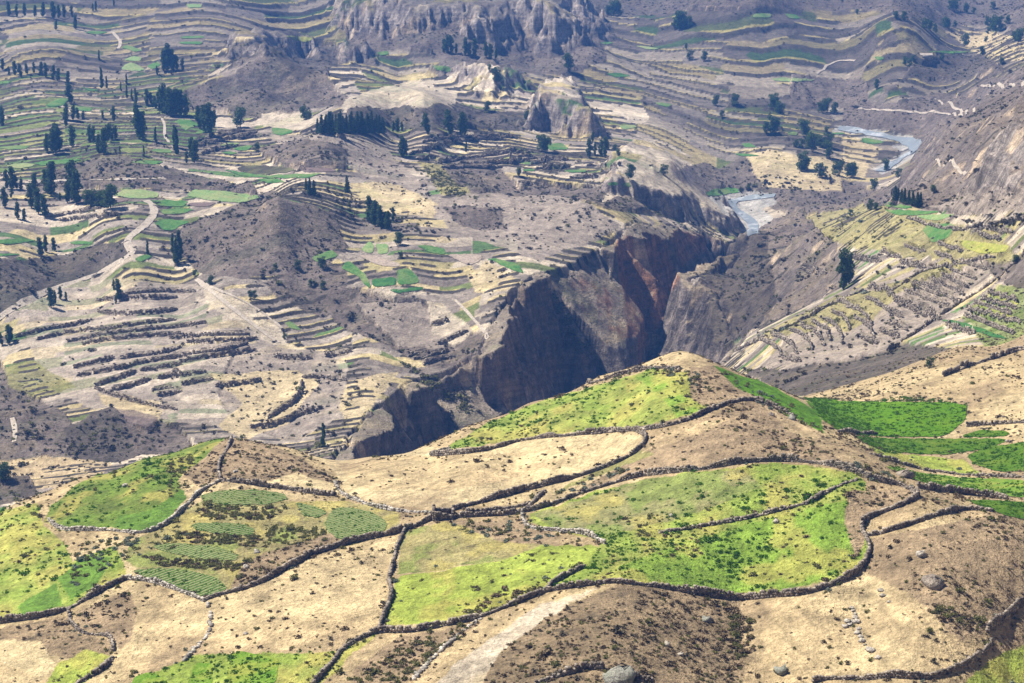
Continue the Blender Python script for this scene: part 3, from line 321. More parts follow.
# default: terraced plots, each with its own colour
g = -(750**2)/10.0/RR
bw = RR*.085
bxs = X+22*fbm(X/60, Y/60, 3, 203); bys = Y+22*fbm(X/60, Y/60, 3, 207)
lr = np.log(RR)*9+.35*fbm(X/90, Y/90, 2, 205); bj = np.floor(lr); bi = np.floor(A[None]*14+1.2*_h(bj, bj*0, 71)+.1*fbm(X/50, Y/50, 3, 209)+0*X)
b1 = _h(bi, bj, 31); b2 = _h(bi, bj, 32); b3 = _h(bi, bj, 33)
qq = 1.8*g*(.75+.6*b3) + 2.6*fbm(X/(RR*.16), Y/(RR*.16), 3, 211) + .9*fbm(X/(RR*.05), Y/(RR*.05), 2, 219) + 5*b1 + (b2-.5)*1.0*A[None]*RR/(RR*.016)
qq = qq+.16*fbm(X/(RR*.012), Y/(RR*.012), 3, 229); lev = np.floor(qq); fr = qq-lev
cell = np.floor(A[None]*RR/(22+RR*.022) + 7*_h(lev, lev*0, 5) + .25*fbm(X/40, Y/40, 2, 3)); hsh = _h(lev, cell, 17)
pal = np.array([(.34, .29, .24), (.46, .39, .305), (.25, .21, .175), (.40, .335, .255), (.55, .45, .255), (.20, .168, .14), (.36, .31, .15), (.47, .385, .20), (.16, .19, .065), (.30, .255, .21), (.25, .21, .172), (.52, .445, .345), (.10, .17, .055), (.56, .475, .36)])
colr[:] = pal[(hsh*len(pal)).astype(int) % len(pal)]
gp = in_poly(qx, qy, pl('-30 84,60 84,110 92,150 60,190 60,200 100,215 130,180 160,90 168,-30 172')) & (hsh < .62); gpal = np.array([(.13, .18, .05), (.19, .22, .07), (.26, .26, .10), (.10, .16, .045), (.17, .155, .085)]); colr[gp] = gpal[(_h(lev, cell, 41)*5).astype(int) % 5][gp]
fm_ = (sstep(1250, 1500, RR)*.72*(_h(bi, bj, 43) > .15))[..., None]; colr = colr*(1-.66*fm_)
sc_h = _h(lev, cell, 23); scr[:] = .15+.35*(sc_h > .6)
big = fbm(X/260, Y/260, 3, 300)[..., None]; colr *= 1+.18*big
terr_amt = (1-isfg)*np.clip(sstep(-.4, .05, fbm(X/120, Y/120, 3, 331)+.12)*(.6+.9*_h(bi, bj, 35)), 0, 1)
started = False
names = list(CLASS)
for c, s in ZONES:
    if c == 'fg': started = True
    m = in_poly(qx, qy, pl(s)) & (isfg if started else (RR > 455))
    if c == 'fg': m = isfg & (RR > 0)
    a, sp, ro = CLASS[c]; mix = .12 if c in ('scrub', 'dscrub', 'bare', 'brock', 'yscrub') else (.0 if started else .22)
    colr[m] = np.array(a)*(1-mix)+colr[m]*mix; scr[m] = sp; rough[m] = ro; cls[m] = names.index(c)+1
    if c in ('scrub', 'dscrub', 'brock', 'pale', 'bare'): terr_amt[m] *= .18
    else: terr_amt[m] *= .8
terr_amt *= (1-canyon)*(1-np.clip(bl_z/4, 0, 1))*(1-fieldm)
fan = in_poly(qx, qy, pl('10 282,120 278,200 286,262 330,300 345,345 360,345 405,300 440,200 424,100 415,40 380')) & (RR > 600); terr_amt[fan] *= .12
farm = (RR > 1180) & (terr_amt > .2); terr_amt[farm] = np.maximum(terr_amt[farm], .7)
fb = fan & (cls == 0); colr[fb] = colr[fb]*.55+np.array((.44, .37, .30))*.45
# right hand hillside reads as terraces following the slope
hill = in_poly(qx, qy, pl('742 372,745 340,842 285,870 240,930 215,1030 225,1030 350,960 352,900 340,840 358')) & (RR > 480) & (RR < 990)
terr_amt[hill] *= .12
# ------------------------------------------------------------------ relief
damp = 1-.9*fieldm
far = sstep(550, 650, RR)
Z = Z + damp*rough*( far*(4.2*fbm(X/60, Y/60, 4, 401) + 4.5*(ridged(X/70, Y/70, 4, 411)-.3)) + (1-far)*(.9*fbm(X/22, Y/22, 4, 421)) )
Z = Z + damp*np.clip(rough, .3, 1)*far*.9*fbm(X/8, Y/8, 3, 431) + (1-far)*.12*fbm(X/3, Y/3, 2, 433)
bump_far = sstep(1000, 1500, RR)*rough*damp; Z = Z + bump_far*11*(ridged(X/150, Y/150, 5, 441)-.35)
# cliff faces: strata and blocks
Z = Z + np.clip(cliffS+bl_edge*.7, 0, 1)*(1.6*fbm(X/5, Y/5, 3, 451) + 2.0*ridged(X/14, Y/14, 2, 455))
# terraces (saw-tooth steps, the riser on the downhill side)
hstep = 1.15*(RR/800)**1.5
e = np.where(RR < 1000, .2, .13)
saw = np.where(fr < e, fr/e, 1-(fr-e)/(1-e))           # quick rise, slow fall
ok = (hsh > .14)*(.45+.55*_h(lev, cell, 29))*sstep(-.3, .05, fbm(X/(RR*.03), Y/(RR*.03), 3, 337)+(_h(lev, lev*0, 39)-.4)*.5)
ok = np.where((RR > 1120) & (hsh > .1), np.maximum(ok, .6), ok)
Z = Z + terr_amt*ok*hstep*(saw-.5)
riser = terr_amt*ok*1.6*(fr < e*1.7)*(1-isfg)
# traced terrace walls: step the ground along each line
def densify(p, n):
    p = np.array(p, float); d = np.r_[0, np.cumsum(np.hypot(*np.diff(p, axis=0).T))]; t = np.linspace(0, d[-1], max(2, int(d[-1]/n)+1))
    return np.stack([np.interp(t, d, p[:, k]) for k in range(p.shape[1])], 1)
def smooth(p, it=2):
    p = np.array(p, float)
    for _ in range(it):
        q = [p[0]]
        for a, b in zip(p[:-1], p[1:]): q += [a*.75+b*.25, a*.25+b*.75]
        q.append(p[-1]); p = np.array(q)
    return p
Zs = Z.copy()
tw = []
for h, s in TERR:
    L = [tuple(hit(a, b)[:2]) for a, b in densify(smooth(pl(s)), 5)]
    La = np.array(L); rr = np.hypot(La[:, 0], La[:, 1]); aa = np.arctan2(La[:, 0], La[:, 1])
    if rr.max()/rr.min() > 1.25: continue
    wd = 9*(rr.mean()/800); pad = wd*1.2
    j0, j1 = np.searchsorted(R, [rr.min()-pad, rr.max()+pad]); i0, i1 = np.searchsorted(A, [aa.min()-pad/rr.min(), aa.max()+pad/rr.min()])
    x = X[j0:j1, i0:i1]; y = Y[j0:j1, i0:i1]
    if x.size == 0: continue
    d, par = seg_dist(x, y, L); k = np.clip(par.astype(int), 0, len(L)-2)
    tx = La[k+1, 0]-La[k, 0]; ty = La[k+1, 1]-La[k, 1]; side = np.sign(tx*(y-La[k, 1])-ty*(x-La[k, 0]))
    up = side if (La[-1, 0]-La[0, 0]) > 0 else -side           # the far side is the uphill side on the valley floor
    endf = sstep(0, .12, par/(len(L)-1))*(1-sstep(.88, 1, par/(len(L)-1)))
    Zs[j0:j1, i0:i1] += h*endf*np.where(up > 0, np.clip(1-d/wd, 0, 1)**1.3, -.25*np.clip(1-d/(wd*.6), 0, 1))
    tw.append((h, L))
Z = Zs
# ------------------------------------------------------------------ slope dependent rock
dzr = np.gradient(Z, axis=0)/np.gradient(R)[:, None]; dza = np.gradient(Z, axis=1)/(np.gradient(A)[None]*RR)
slope = np.hypot(dzr, dza)
rk = sstep(.75, 1.3, slope)*np.clip(canyon+np.clip(bl_z/3, 0, 1)+ (rough > .9), 0, 1)
n1 = fbm(X/30, Y/30, 3, 501); n2 = fbm(X/11, Y/11, 3, 507)
rock = np.array((.175, .145, .125))*(1+.35*n1[..., None]); rock = rock+np.clip(bl_z/6, 0, 1)[..., None]*np.array((.13, .115, .105))
redz = canyon*in_poly(qx, qy, pl('555 262,600 232,700 200,735 235,690 262,668 300,660 335,600 345'))*sstep(-.3, .3, n1+.25)
rock = rock*(1-.75*redz[..., None]) + np.array((.36, .175, .09))*.75*redz[..., None]
rock = np.where((n2 > .38)[..., None], rock*.3+np.array((.52, .40, .27))*.7, rock)
brownz = canyon*in_poly(qx, qy, pl('470 420,475 350,536 262,590 365'))
rock = rock*(1-.6*brownz[..., None])+np.array((.19, .135, .095))*.6*brownz[..., None]
talus = canyon*(1-rk); tal = np.array((.25, .205, .155))*(1+.3*n2[..., None])
colr = colr*(1-talus[..., None]*.85)+tal*talus[..., None]*.85; scr = np.where(talus > .5, .7, scr)
ltal = talus*in_poly(qx, qy, pl('600 345,640 300,700 235,740 240,720 290,690 340'))
colr = colr*(1-.6*ltal[..., None])+np.array((.42, .33, .21))*.6*ltal[..., None]
colr = colr*(1-rk[..., None])+rock*rk[..., None]; scr = scr*(1-rk)+.35*rk
# stone faced risers, with straw lips
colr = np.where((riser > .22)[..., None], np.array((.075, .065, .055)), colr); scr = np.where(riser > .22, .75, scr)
lip = terr_amt*ok*(fr > e*1.5)*(fr < e*1.5+.16)*(hsh > .5)*(1-isfg); colr = np.where((lip > .3)[..., None], colr*.4+np.array((.48, .40, .15))*.6, colr)
# broad tone variation and tracks of dry grass on the foreground
v = fbm(X/9, Y/9, 3, 601); v2 = fbm(X/30, Y/30, 3, 607)
colr *= (1+.2*v+.2*v2)[..., None]
# dry grass and bare earth patches, and faint paths along the contours, on the near ridge
dm = np.isin(cls, [names.index(k)+1 for k in ('fg', 'tan', 'straw', 'pale')]) & isfg
pt = fbm(X/17, Y/26, 4, 641); pw = (sstep(.05, .35, pt)*dm*.55)[..., None]; colr = colr*(1-pw)+np.array((.55, .44, .25))*pw
pw = (sstep(.05, .38, -pt)*dm*.5)[..., None]; colr = colr*(1-pw)+np.array((.27, .195, .12))*pw
cp_ = np.sin(Z*5.2+5*fbm(X/25, Y/25, 3, 651)); colr *= (1-.2*dm*sstep(.55, .95, cp_)*sstep(-.1, .25, fbm(X/30, Y/30, 2, 655)))[..., None]
gm = np.isin(cls, [names.index(k)+1 for k in ('fgreen', 'fgreen2', 'green2', 'yellow', 'mix', 'yscrub')]) & isfg
gn = fbm(X/6+9, Y/10, 4, 611)
mw = (sstep(.02, .3, gn)*gm)[..., None]; colr = colr*(1-.5*mw)+np.array((.15, .25, .03))*.5*mw*(cls != names.index('yellow')+1)[..., None]+colr*.5*mw*(cls == names.index('yellow')+1)[..., None]
mw = (sstep(.05, .35, -gn)*gm)[..., None]; colr = colr*(1-.55*mw)+np.array((.42, .36, .10))*.55*mw
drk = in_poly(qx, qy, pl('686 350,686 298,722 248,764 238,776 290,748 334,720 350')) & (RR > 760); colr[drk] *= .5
colr = np.clip(colr, .01, .75)

# ------------------------------------------------------------------ materials
def nodes(name):
    m = bpy.data.materials.new(name); m.use_nodes = True; t = m.node_tree
    b = t.nodes['Principled BSDF']; b.inputs['Roughness'].default_value = .95; b.inputs['Specular IOR Level'].default_value = .12
    return m, t, b
def nz(t, scale, detail=4, rough=.6, vec=None):
    n = t.nodes.new('ShaderNodeTexNoise'); n.inputs['Scale'].default_value = scale; n.inputs['Detail'].default_value = detail; n.inputs['Roughness'].default_value = rough
    if vec is not None: t.links.new(vec, n.inputs['Vector'])
    return n.outputs['Fac']
def mth(t, op, a, b=None, c=None):
    n = t.nodes.new('ShaderNodeMath'); n.operation = op
    for i, v in enumerate((a, b, c)):
        if v is None: continue
        if isinstance(v, (int, float)): n.inputs[i].default_value = v
        else: t.links.new(v, n.inputs[i])
    return n.outputs[0]
def mr(t, v, a, b, c, d):
    n = t.nodes.new('ShaderNodeMapRange'); t.links.new(v, n.inputs[0])
    for i, k in enumerate((a, b, c, d)): n.inputs[i+1].default_value = k
    return n.outputs[0]
def mixc(t, f, a, b, mode='MIX'):
    n = t.nodes.new('ShaderNodeMix'); n.data_type = 'RGBA'; n.blend_type = mode
    if isinstance(f, (int, float)): n.inputs[0].default_value = f
    else: t.links.new(f, n.inputs[0])
    for i, v in ((6, a), (7, b)):
        if isinstance(v, tuple): n.inputs[i].default_value = (*v, 1)
        else: t.links.new(v, n.inputs[i])
    return n.outputs[2]
def bump(t, b, h, s, d):
    n = t.nodes.new('ShaderNodeBump'); n.inputs['Strength'].default_value = s; n.inputs['Distance'].default_value = d
    t.links.new(h, n.inputs['Height']); t.links.new(n.outputs[0], b.inputs['Normal'])
def pos(t):
    return t.nodes.new('ShaderNodeNewGeometry').outputs['Position']
def ground_mat():
    m, t, b = nodes('ground'); p = pos(t)
    at = t.nodes.new('ShaderNodeAttribute'); at.attribute_name = 'Col'
    base = at.outputs['Color']; scrub = at.outputs['Alpha']
    fine = nz(t, 1.3, 6, .75, p); mid = nz(t, .2, 5, .8, p)
    c = mixc(t, 1.0, base, mr(t, fine, .25, .75, .5, 1.5), 'MULTIPLY')
    c = mixc(t, 1.0, c, mr(t, mid, .3, .7, .5, 1.5), 'MULTIPLY')
    # tufts and low scrub: dark speckle whose density is the scrub amount
    s1 = nz(t, .42, 3, .75, p); thr = mth(t, 'MULTIPLY_ADD', scrub, -.3, .76)
    f1 = mth(t, 'MULTIPLY', mr(t, mth(t, 'SUBTRACT', s1, thr), 0, .08, 0, 1), .6)
    c = mixc(t, f1, c, (.062, .054, .036))
    s2 = nz(t, 1.6, 2, .7, p); f2 = mth(t, 'MULTIPLY', mr(t, mth(t, 'SUBTRACT', s2, thr), -.02, .04, 0, 1), .55)
    c = mixc(t, f2, c, (.085, .072, .045))
    # bare rock on steep faces: cracks and strata
    ge = t.nodes.new('ShaderNodeNewGeometry'); sx_ = t.nodes.new('ShaderNodeSeparateXYZ'); t.links.new(ge.outputs['True Normal'], sx_.inputs[0])
    steep = mr(t, sx_.outputs['Z'], .45, .75, 1, 0)
    mp = t.nodes.new('ShaderNodeMapping'); mp.inputs['Scale'].default_value = (.22, .22, .06); t.links.new(p, mp.inputs[0]); rn = nz(t, 1.0, 6, .7, mp.outputs[0])
    mp2 = t.nodes.new('ShaderNodeMapping'); mp2.inputs['Scale'].default_value = (.04, .04, .45); t.links.new(p, mp2.inputs[0]); rn2 = nz(t, 1.0, 4, .65, mp2.outputs[0])
    rf = mth(t, 'MULTIPLY', mr(t, rn, .3, .7, .35, 1.6), mr(t, rn2, .35, .65, .65, 1.3))
    c = mixc(t, steep, c, mixc(t, 1.0, c, rf, 'MULTIPLY'))
    t.links.new(c, b.inputs['Base Color'])
    hh = mth(t, 'ADD', mth(t, 'MULTIPLY', fine, .6), mth(t, 'ADD', mid, mth(t, 'MULTIPLY', s1, 1.4))); hh = mth(t, 'ADD', hh, mth(t, 'MULTIPLY', mth(t, 'MULTIPLY', rn, steep), 4.0))
    bump(t, b, hh, 1.0, .8)
    return m
def crop_mat(name, c1, c2, sc=.5, c3=None, row=None):
    m, t, b = nodes(name); p = pos(t)
    f = nz(t, sc, 4, .7, p); g = nz(t, sc*.16, 3, .6, p)
    c = mixc(t, mr(t, f, .38, .62, 0, 1), c1, c2)
    if c3: c = mixc(t, mr(t, g, .45, .68, 0, .8), c, c3)
    h = f
    if row:
        wv = t.nodes.new('ShaderNodeTexWave'); wv.inputs['Scale'].default_value = row; wv.inputs['Distortion'].default_value = 1.2; wv.inputs['Detail'].default_value = 1
        mp = t.nodes.new('ShaderNodeMapping'); mp.inputs['Rotation'].default_value = (0, 0, .9); t.links.new(p, mp.inputs[0]); t.links.new(mp.outputs[0], wv.inputs[0])
        c = mixc(t, mth(t, 'MULTIPLY', mr(t, wv.outputs['Fac'], .45, .8, 0, 1), .55), c, (.33, .27, .17)); h = mth(t, 'SUBTRACT', f, mth(t, 'MULTIPLY', wv.outputs['Fac'], .5))
    c = mixc(t, 1.0, c, mr(t, nz(t, sc*3.5, 3, .7, p), .3, .7, .6, 1.4), 'MULTIPLY'); t.links.new(c, b.inputs['Base Color']); bump(t, b, h, .9, .6)
    return m
MAT = {'ground': ground_mat(),
 'row': crop_mat('potato_rows', (.07, .15, .03), (.15, .21, .055), 1.3, (.12, .18, .04), .3), 'row2': crop_mat('potato_rows_dense', (.055, .135, .02), (.11, .18, .04), 1.3, (.09, .16, .03), .3),
 'mead': crop_mat('meadow', (.08, .18, .012), (.16, .25, .03), .8, (.26, .27, .05)), 'vivid': crop_mat('vivid_crop', (.055, .15, .002), (.10, .21, .004), 1.1, (.12, .22, .01)), 'vivid2': crop_mat('dark_crop', (.045, .115, .003), (.085, .16, .008), 1.1, (.13, .19, .02)),
 'green': crop_mat('far_crop', (.045, .14, .03), (.095, .19, .05), .35, (.19, .23, .085)), 'dgreen': crop_mat('dark_far_crop', (.03, .11, .03), (.06, .15, .035), .3), 'lgreen': crop_mat('pale_far_crop', (.15, .25, .09), (.21, .28, .11), .25, (.28, .28, .13)),
 'olive': crop_mat('olive_crop', (.26, .28, .055), (.34, .32, .09), .3, (.15, .2, .04)), 'straw': crop_mat('straw_stubble', (.44, .33, .16), (.54, .41, .21), .5, (.38, .28, .16)), 'pale': crop_mat('pale_stubble', (.48, .39, .25), (.55, .44, .28), .4), 'grey': crop_mat('bare_soil', (.30, .245, .20), (.36, .295, .24), .3), 'mauve': crop_mat('ploughed_soil', (.135, .10, .095), (.18, .135, .12), .4), 'marsh': crop_mat('marsh_soil', (.04, .042, .03), (.085, .07, .04), .5, (.15, .15, .07)),
 'track': crop_mat('gravel', (.36, .31, .255), (.46, .40, .33), .4), 'gravelbed': crop_mat('river_gravel', (.34, .32, .30), (.5, .47, .43), .2, (.25, .24, .2)),
 'stone': crop_mat('wall_stone', (.12, .10, .082), (.26, .22, .18), 1.6, (.36, .31, .25)), 'pstone': crop_mat('pale_stone', (.30, .27, .235), (.42, .38, .33), 1.0, (.24, .22, .17)), 'lichen': crop_mat('lichen_rock', (.26, .255, .22), (.36, .35, .30), 1.4, (.17, .19, .14)),
 'bark': crop_mat('bark', (.16, .12, .09), (.24, .19, .14), 2.0), 'leaf': crop_mat('eucalyptus_leaf', (.05, .09, .03), (.10, .15, .05), .9), 'leaf2': crop_mat('pine_leaf', (.042, .08, .03), (.075, .115, .04), .9), 'leaf3': crop_mat('broad_leaf', (.055, .10, .028), (.105, .155, .045), .9),
 'shrub_dry': crop_mat('dry_shrub', (.15, .112, .066), (.23, .17, .095), 1.5), 'shrub_olive': crop_mat('olive_shrub', (.13, .14, .045), (.21, .20, .07), 1.5), 'shrub_silver': crop_mat('silver_shrub', (.15, .19, .145), (.22, .25, .19), 1.5), 'shrub_dark': crop_mat('dark_shrub', (.085, .075, .05), (.125, .105, .065), 1.5), 'plant': crop_mat('crop_plant', (.05, .135, .004), (.10, .20, .008), 1.5)}
for k in ('stone', 'pstone'):
    t = MAT[k].node_tree; b = t.nodes['Principled BSDF']; src = b.inputs['Base Color'].links[0].from_socket; ge = t.nodes.new('ShaderNodeNewGeometry')
    t.links.new(mixc(t, 1.0, src, mr(t, ge.outputs['Random Per Island'], 0, 1, .55, 1.75), 'MULTIPLY'), b.inputs['Base Color'])
for k in ('leaf', 'leaf2', 'leaf3', 'shrub_olive', 'shrub_silver', 'plant'):
    t = MAT[k].node_tree; b = t.nodes['Principled BSDF']; src = b.inputs['Base Color'].links[0].from_socket; ge = t.nodes.new('ShaderNodeNewGeometry')
    vc = mixc(t, 1.0, src, mr(t, ge.outputs['Random Per Island'], 0, 1, .6, 1.6), 'MULTIPLY'); t.links.new(vc, b.inputs['Base Color'])
    tr = t.nodes.new('ShaderNodeBsdfTranslucent'); t.links.new(vc, tr.inputs[0]); mx = t.nodes.new('ShaderNodeMixShader'); mx.inputs[0].default_value = .35
    t.links.new(b.outputs[0], mx.inputs[1]); t.links.new(tr.outputs[0], mx.inputs[2]); t.links.new(mx.outputs[0], t.nodes['Material Output'].inputs[0])
def water_mat():
    m, t, b = nodes('river_water'); p = pos(t); f = nz(t, .12, 5, .7, p)
    t.links.new(mixc(t, mr(t, f, .5, .66, 0, 1), (.24, .27, .29), (.5, .52, .53)), b.inputs['Base Color']); b.inputs['Roughness'].default_value = .18; b.inputs['Specular IOR Level'].default_value = .5
    bump(t, b, nz(t, .8, 3, .6, p), .5, .4); return m
MAT['water'] = water_mat()

# ------------------------------------------------------------------ the ground mesh
def np_mesh(name, verts, faces, mat, smooth_=False):
    me = bpy.data.meshes.new(name); verts = np.asarray(verts, np.float32); faces = np.asarray(faces, np.int32); k = faces.shape[1]
    me.vertices.add(len(verts)); me.vertices.foreach_set('co', verts.ravel())
    me.loops.add(faces.size); me.loops.foreach_set('vertex_index', faces.ravel())
    me.polygons.add(len(faces)); me.polygons.foreach_set('loop_start', np.arange(0, faces.size, k, dtype=np.int32))
    if smooth_: me.polygons.foreach_set('use_smooth', np.ones(len(faces), bool))
    me.update(calc_edges=True); me.materials.append(mat); return me
def add(name, me, parent=None, **kw):
    o = bpy.data.objects.new(name, me); COL.objects.link(o); o.parent = parent
    for k, v_ in kw.items(): o[k] = v_
    return o
idx = np.arange(NR*NC).reshape(NR, NC)
F4 = np.stack([idx[:-1, :-1].ravel(), idx[:-1, 1:].ravel(), idx[1:, 1:].ravel(), idx[1:, :-1].ravel()], 1)
me = np_mesh('ground', np.stack([X, Y, Z], -1).reshape(-1, 3), F4, MAT['ground'], True)
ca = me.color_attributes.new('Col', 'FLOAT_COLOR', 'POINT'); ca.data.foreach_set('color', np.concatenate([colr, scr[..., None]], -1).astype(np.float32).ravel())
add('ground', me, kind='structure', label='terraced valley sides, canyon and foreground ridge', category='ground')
# ------------------------------------------------------------------ sheets lying on the ground: fields, tracks, river
def chaikin(p, it=1):
    p = np.array(p, float)
    for _ in range(it):
        q = []
        for a, b in zip(p, np.roll(p, -1, 0)): q += [a*.86+b*.14, a*.14+b*.86]
        p = np.array(q)
    return p
def sheet(name, poly, mat, lift, **kw):
    p = chaikin(poly, 1); big = np.ptp(p[:, 0])*np.ptp(p[:, 1]); st = 1.6 if big < 600 else 2.4
    pd = densify(np.vstack([p, p[:1]]), st)[:-1]
    pd = pd + np.stack([1.5*fbm(pd[:, 0]/5, pd[:, 1]/5, 3, 3), .9*fbm(pd[:, 0]/5, pd[:, 1]/5, 3, 9)], 1)*min(1, big/200)
    gx, gy = np.meshgrid(np.arange(p[:, 0].min(), p[:, 0].max(), st), np.arange(p[:, 1].min(), p[:, 1].max(), st*.6))
    gx = gx.ravel()+rng.uniform(-.3, .3, gx.size); gy = gy.ravel(); k = in_poly(gx, gy, pd)
    gp = np.stack([gx[k], gy[k]], 1)
    if len(gp):
        dd, _ = seg_dist(gp[:, 0], gp[:, 1], [tuple(q) for q in pd]+[tuple(pd[0])]); gp = gp[dd > .45]
    allp = np.vstack([pd, gp]) if len(gp) else pd
    vs_, _, fs, *_ = delaunay_2d_cdt([Vector(q) for q in allp], [], [list(range(len(pd)))], 1, 1e-4)
    V = []
    for q in vs_:
        h = hit(q.x, q.y); V.append((h[0], h[1], h[2]+lift*np.hypot(h[0], h[1])/400))
    V = np.array(V); fs = [f for f in fs if len(f) == 3]
    # drop triangles that would bridge a crest
    rr = np.hypot(V[:, 0], V[:, 1]); fs = np.array([f for f in fs if rr[list(f)].max() < rr[list(f)].min()*1.05+3])
    if len(fs) == 0: return None
    me = np_mesh(name, V, fs, mat, True)
    return add(name, me, kind='structure', **kw)
NMF = {'row': 'potato_plot', 'row2': 'potato_plot', 'mead': 'crop_field', 'straw': 'stubble_field', 'pale': 'stubble_field', 'grey': 'bare_plot', 'mauve': 'ploughed_plot', 'marsh': 'marsh'}
for c, lab, s in FIELDS:
    sheet(NMF.get(c, 'crop_field'), pl(s), MAT[c], .11, label=lab)
def ribbon(name, line, width, mat, lift, **kw):
    W_ = [hit(a, b)[:2] for a, b in densify(smooth(pl(line)), 3)]
    W_ = np.array(W_); keep = [0]
    for i in range(1, len(W_)):
        if np.hypot(*(W_[i]-W_[keep[-1]])) > 1.5: keep.append(i)
    W_ = W_[keep]
    for _ in range(3): W_[1:-1] = .5*W_[1:-1]+.25*(W_[2:]+W_[:-2])
    W_ = densify(W_, 2.5); T = np.gradient(W_, axis=0); T /= np.linalg.norm(T, axis=1, keepdims=True)+1e-9; N = np.stack([-T[:, 1], T[:, 0]], 1)
    ks = np.linspace(-.5, .5, 5); wv = width*(1+.25*fbm(np.arange(len(W_))/6., np.zeros(len(W_)), 2, 5))
    G = W_[:, None]+N[:, None]*ks[None, :, None]*wv[:, None, None]
    zg = ground(G[..., 0], G[..., 1])+lift*np.hypot(G[..., 0], G[..., 1])/400
    V = np.concatenate([G, zg[..., None]], -1).reshape(-1, 3); ii = np.arange(len(W_)*5).reshape(-1, 5)
    Fq = np.stack([ii[:-1, :-1].ravel(), ii[:-1, 1:].ravel(), ii[1:, 1:].ravel(), ii[1:, :-1].ravel()], 1)
    return add(name, np_mesh(name, V, Fq, mat, True), kind='structure', **kw)
for wd, lab, s in TRACKS: ribbon('dirt_track', s, wd*.8, MAT['track'], .11, label=lab)
for wd, lab, ln in ((7, 'river bending round the valley fields', '838 129,850 130,870 134,900 139.5,922 144,918 149,902 158,890 166,880 172'), (6, 'river where it enters the canyon', '775 196,750 198,728 201,733 208,745 217,757 226,750 236')):
    ribbon('river', ln, wd, MAT['water'], .14, label=lab)
# ------------------------------------------------------------------ stones
CUBE = np.array([[-1, -1, -1], [1, -1, -1], [1, 1, -1], [-1, 1, -1], [-1, -1, 1], [1, -1, 1], [1, 1, 1], [-1, 1, 1]], float)*.5
CF = np.array([[0, 3, 2, 1], [4, 5, 6, 7], [0, 1, 5, 4], [1, 2, 6, 5], [2, 3, 7, 6], [3, 0, 4, 7]])
def stones(C, dirs, size):                # centres, direction angles, sizes (n,3) -> verts, faces of irregular blocks
    n_ = len(C); V = CUBE[None]*size[:, None]*(1+rng.uniform(-.3, .3, (n_, 8, 3)))
    c, s = np.cos(dirs)[:, None], np.sin(dirs)[:, None]
    x = V[..., 0]*c-V[..., 1]*s; y = V[..., 0]*s+V[..., 1]*c
    V = np.stack([x, y, V[..., 2]], -1)+C[:, None]
    return V.reshape(-1, 3), (CF[None]+8*np.arange(n_)[:, None, None]).reshape(-1, 4)
def world_line(s, step):
    W_ = np.array([hit(a, b)[:2] for a, b in densify(smooth(pl(s), 1), 3)]); keep = [0]
    for i in range(1, len(W_)):
        if np.hypot(*(W_[i]-W_[keep[-1]])) > .8: keep.append(i)
    W_ = W_[keep]
    for _ in range(2): W_[1:-1] = .5*W_[1:-1]+.25*(W_[2:]+W_[:-2])
    return densify(W_, step)
def wall_mesh(name, L, h, ss, mat, tumble=.12, var=.9):
    T = np.gradient(L, axis=0); ang = np.arctan2(T[:, 1], T[:, 0]); cs, an, sz = [], [], []
    hv = h*np.clip(1.05+var*fbm(np.arange(len(L))*ss/5.0, np.zeros(len(L)), 4, int(rng.integers(999))), .3, 1.5)
    rows = max(1, int(round(h/(ss*.62)))); gz = ground(L[:, 0], L[:, 1]); N = np.stack([-np.sin(ang), np.cos(ang)], 1)
    for k in range(rows):
        rh = hv/rows; o = rng.normal(0, tumble*ss*.6, len(L)); z = gz+rh*(k+.42)-.08
        keep = rng.random(len(L)) > (.02 if k < rows-1 else .22)
        wdt = (.55-.18*k/rows)*rng.uniform(.85, 1.2, len(L))
        off = (k % 2)*.5*ss
        c = np.stack([L[:, 0]+N[:, 0]*o+np.cos(ang)*off, L[:, 1]+N[:, 1]*o+np.sin(ang)*off, z], 1)
        s3 = np.stack([ss*rng.uniform(.8, 1.35, len(L)), wdt, rh*rng.uniform(.95, 1.3, len(L))], 1)
        cs.append(c[keep]); an.append((ang+rng.normal(0, .12, len(L)))[keep]); sz.append(s3[keep])
    V, Fq = stones(np.concatenate(cs), np.concatenate(an), np.concatenate(sz))
    return np_mesh(name, V, Fq, mat)
for lab, h, s in WALLS:
    pale = 'pale' in lab or 'stone line' in lab or 'line of stones' in lab or 'tumbled' in lab
    L = world_line(s, .46); me = wall_mesh('stone_wall', L, h*.8, .46, MAT['pstone' if pale else 'stone'], .45 if h < .85 else .15)
    w0 = bpy.data.objects.new('stone_wall', None); COL.objects.link(w0); c0 = L[len(L)//2]; add('stones', me, w0, kind='stuff')
    for k_, v_ in dict(label=lab, category='stone wall', kind='thing', group='drystone field walls').items(): w0[k_] = v_
for s, lab in zip(DIAG, ('dark wall slanting up the right hand hillside', 'hedged wall slanting across the upper right terraces', 'wall at the top of the tan slope at right edge', 'pale green bank wall along the lower right terraces', 'hedge wall beside the tan triangular field')):
    L = world_line(s, .9); add('stone_wall', wall_mesh('stone_wall', L, 1.3, .9, MAT['stone'], .4), label=lab, category='stone wall', group='hillside walls')
def where(px, py):
    if px > 740: return 'on the right hand hillside'
    if py > 280 and px < 350: return 'on the fan of terraces at left'
    if py > 300: return 'on the slope above the canyon'
    if px < 300: return 'in the hollow meadow at left'
    return 'on the shelf below the dark bluff'
cnt = {}
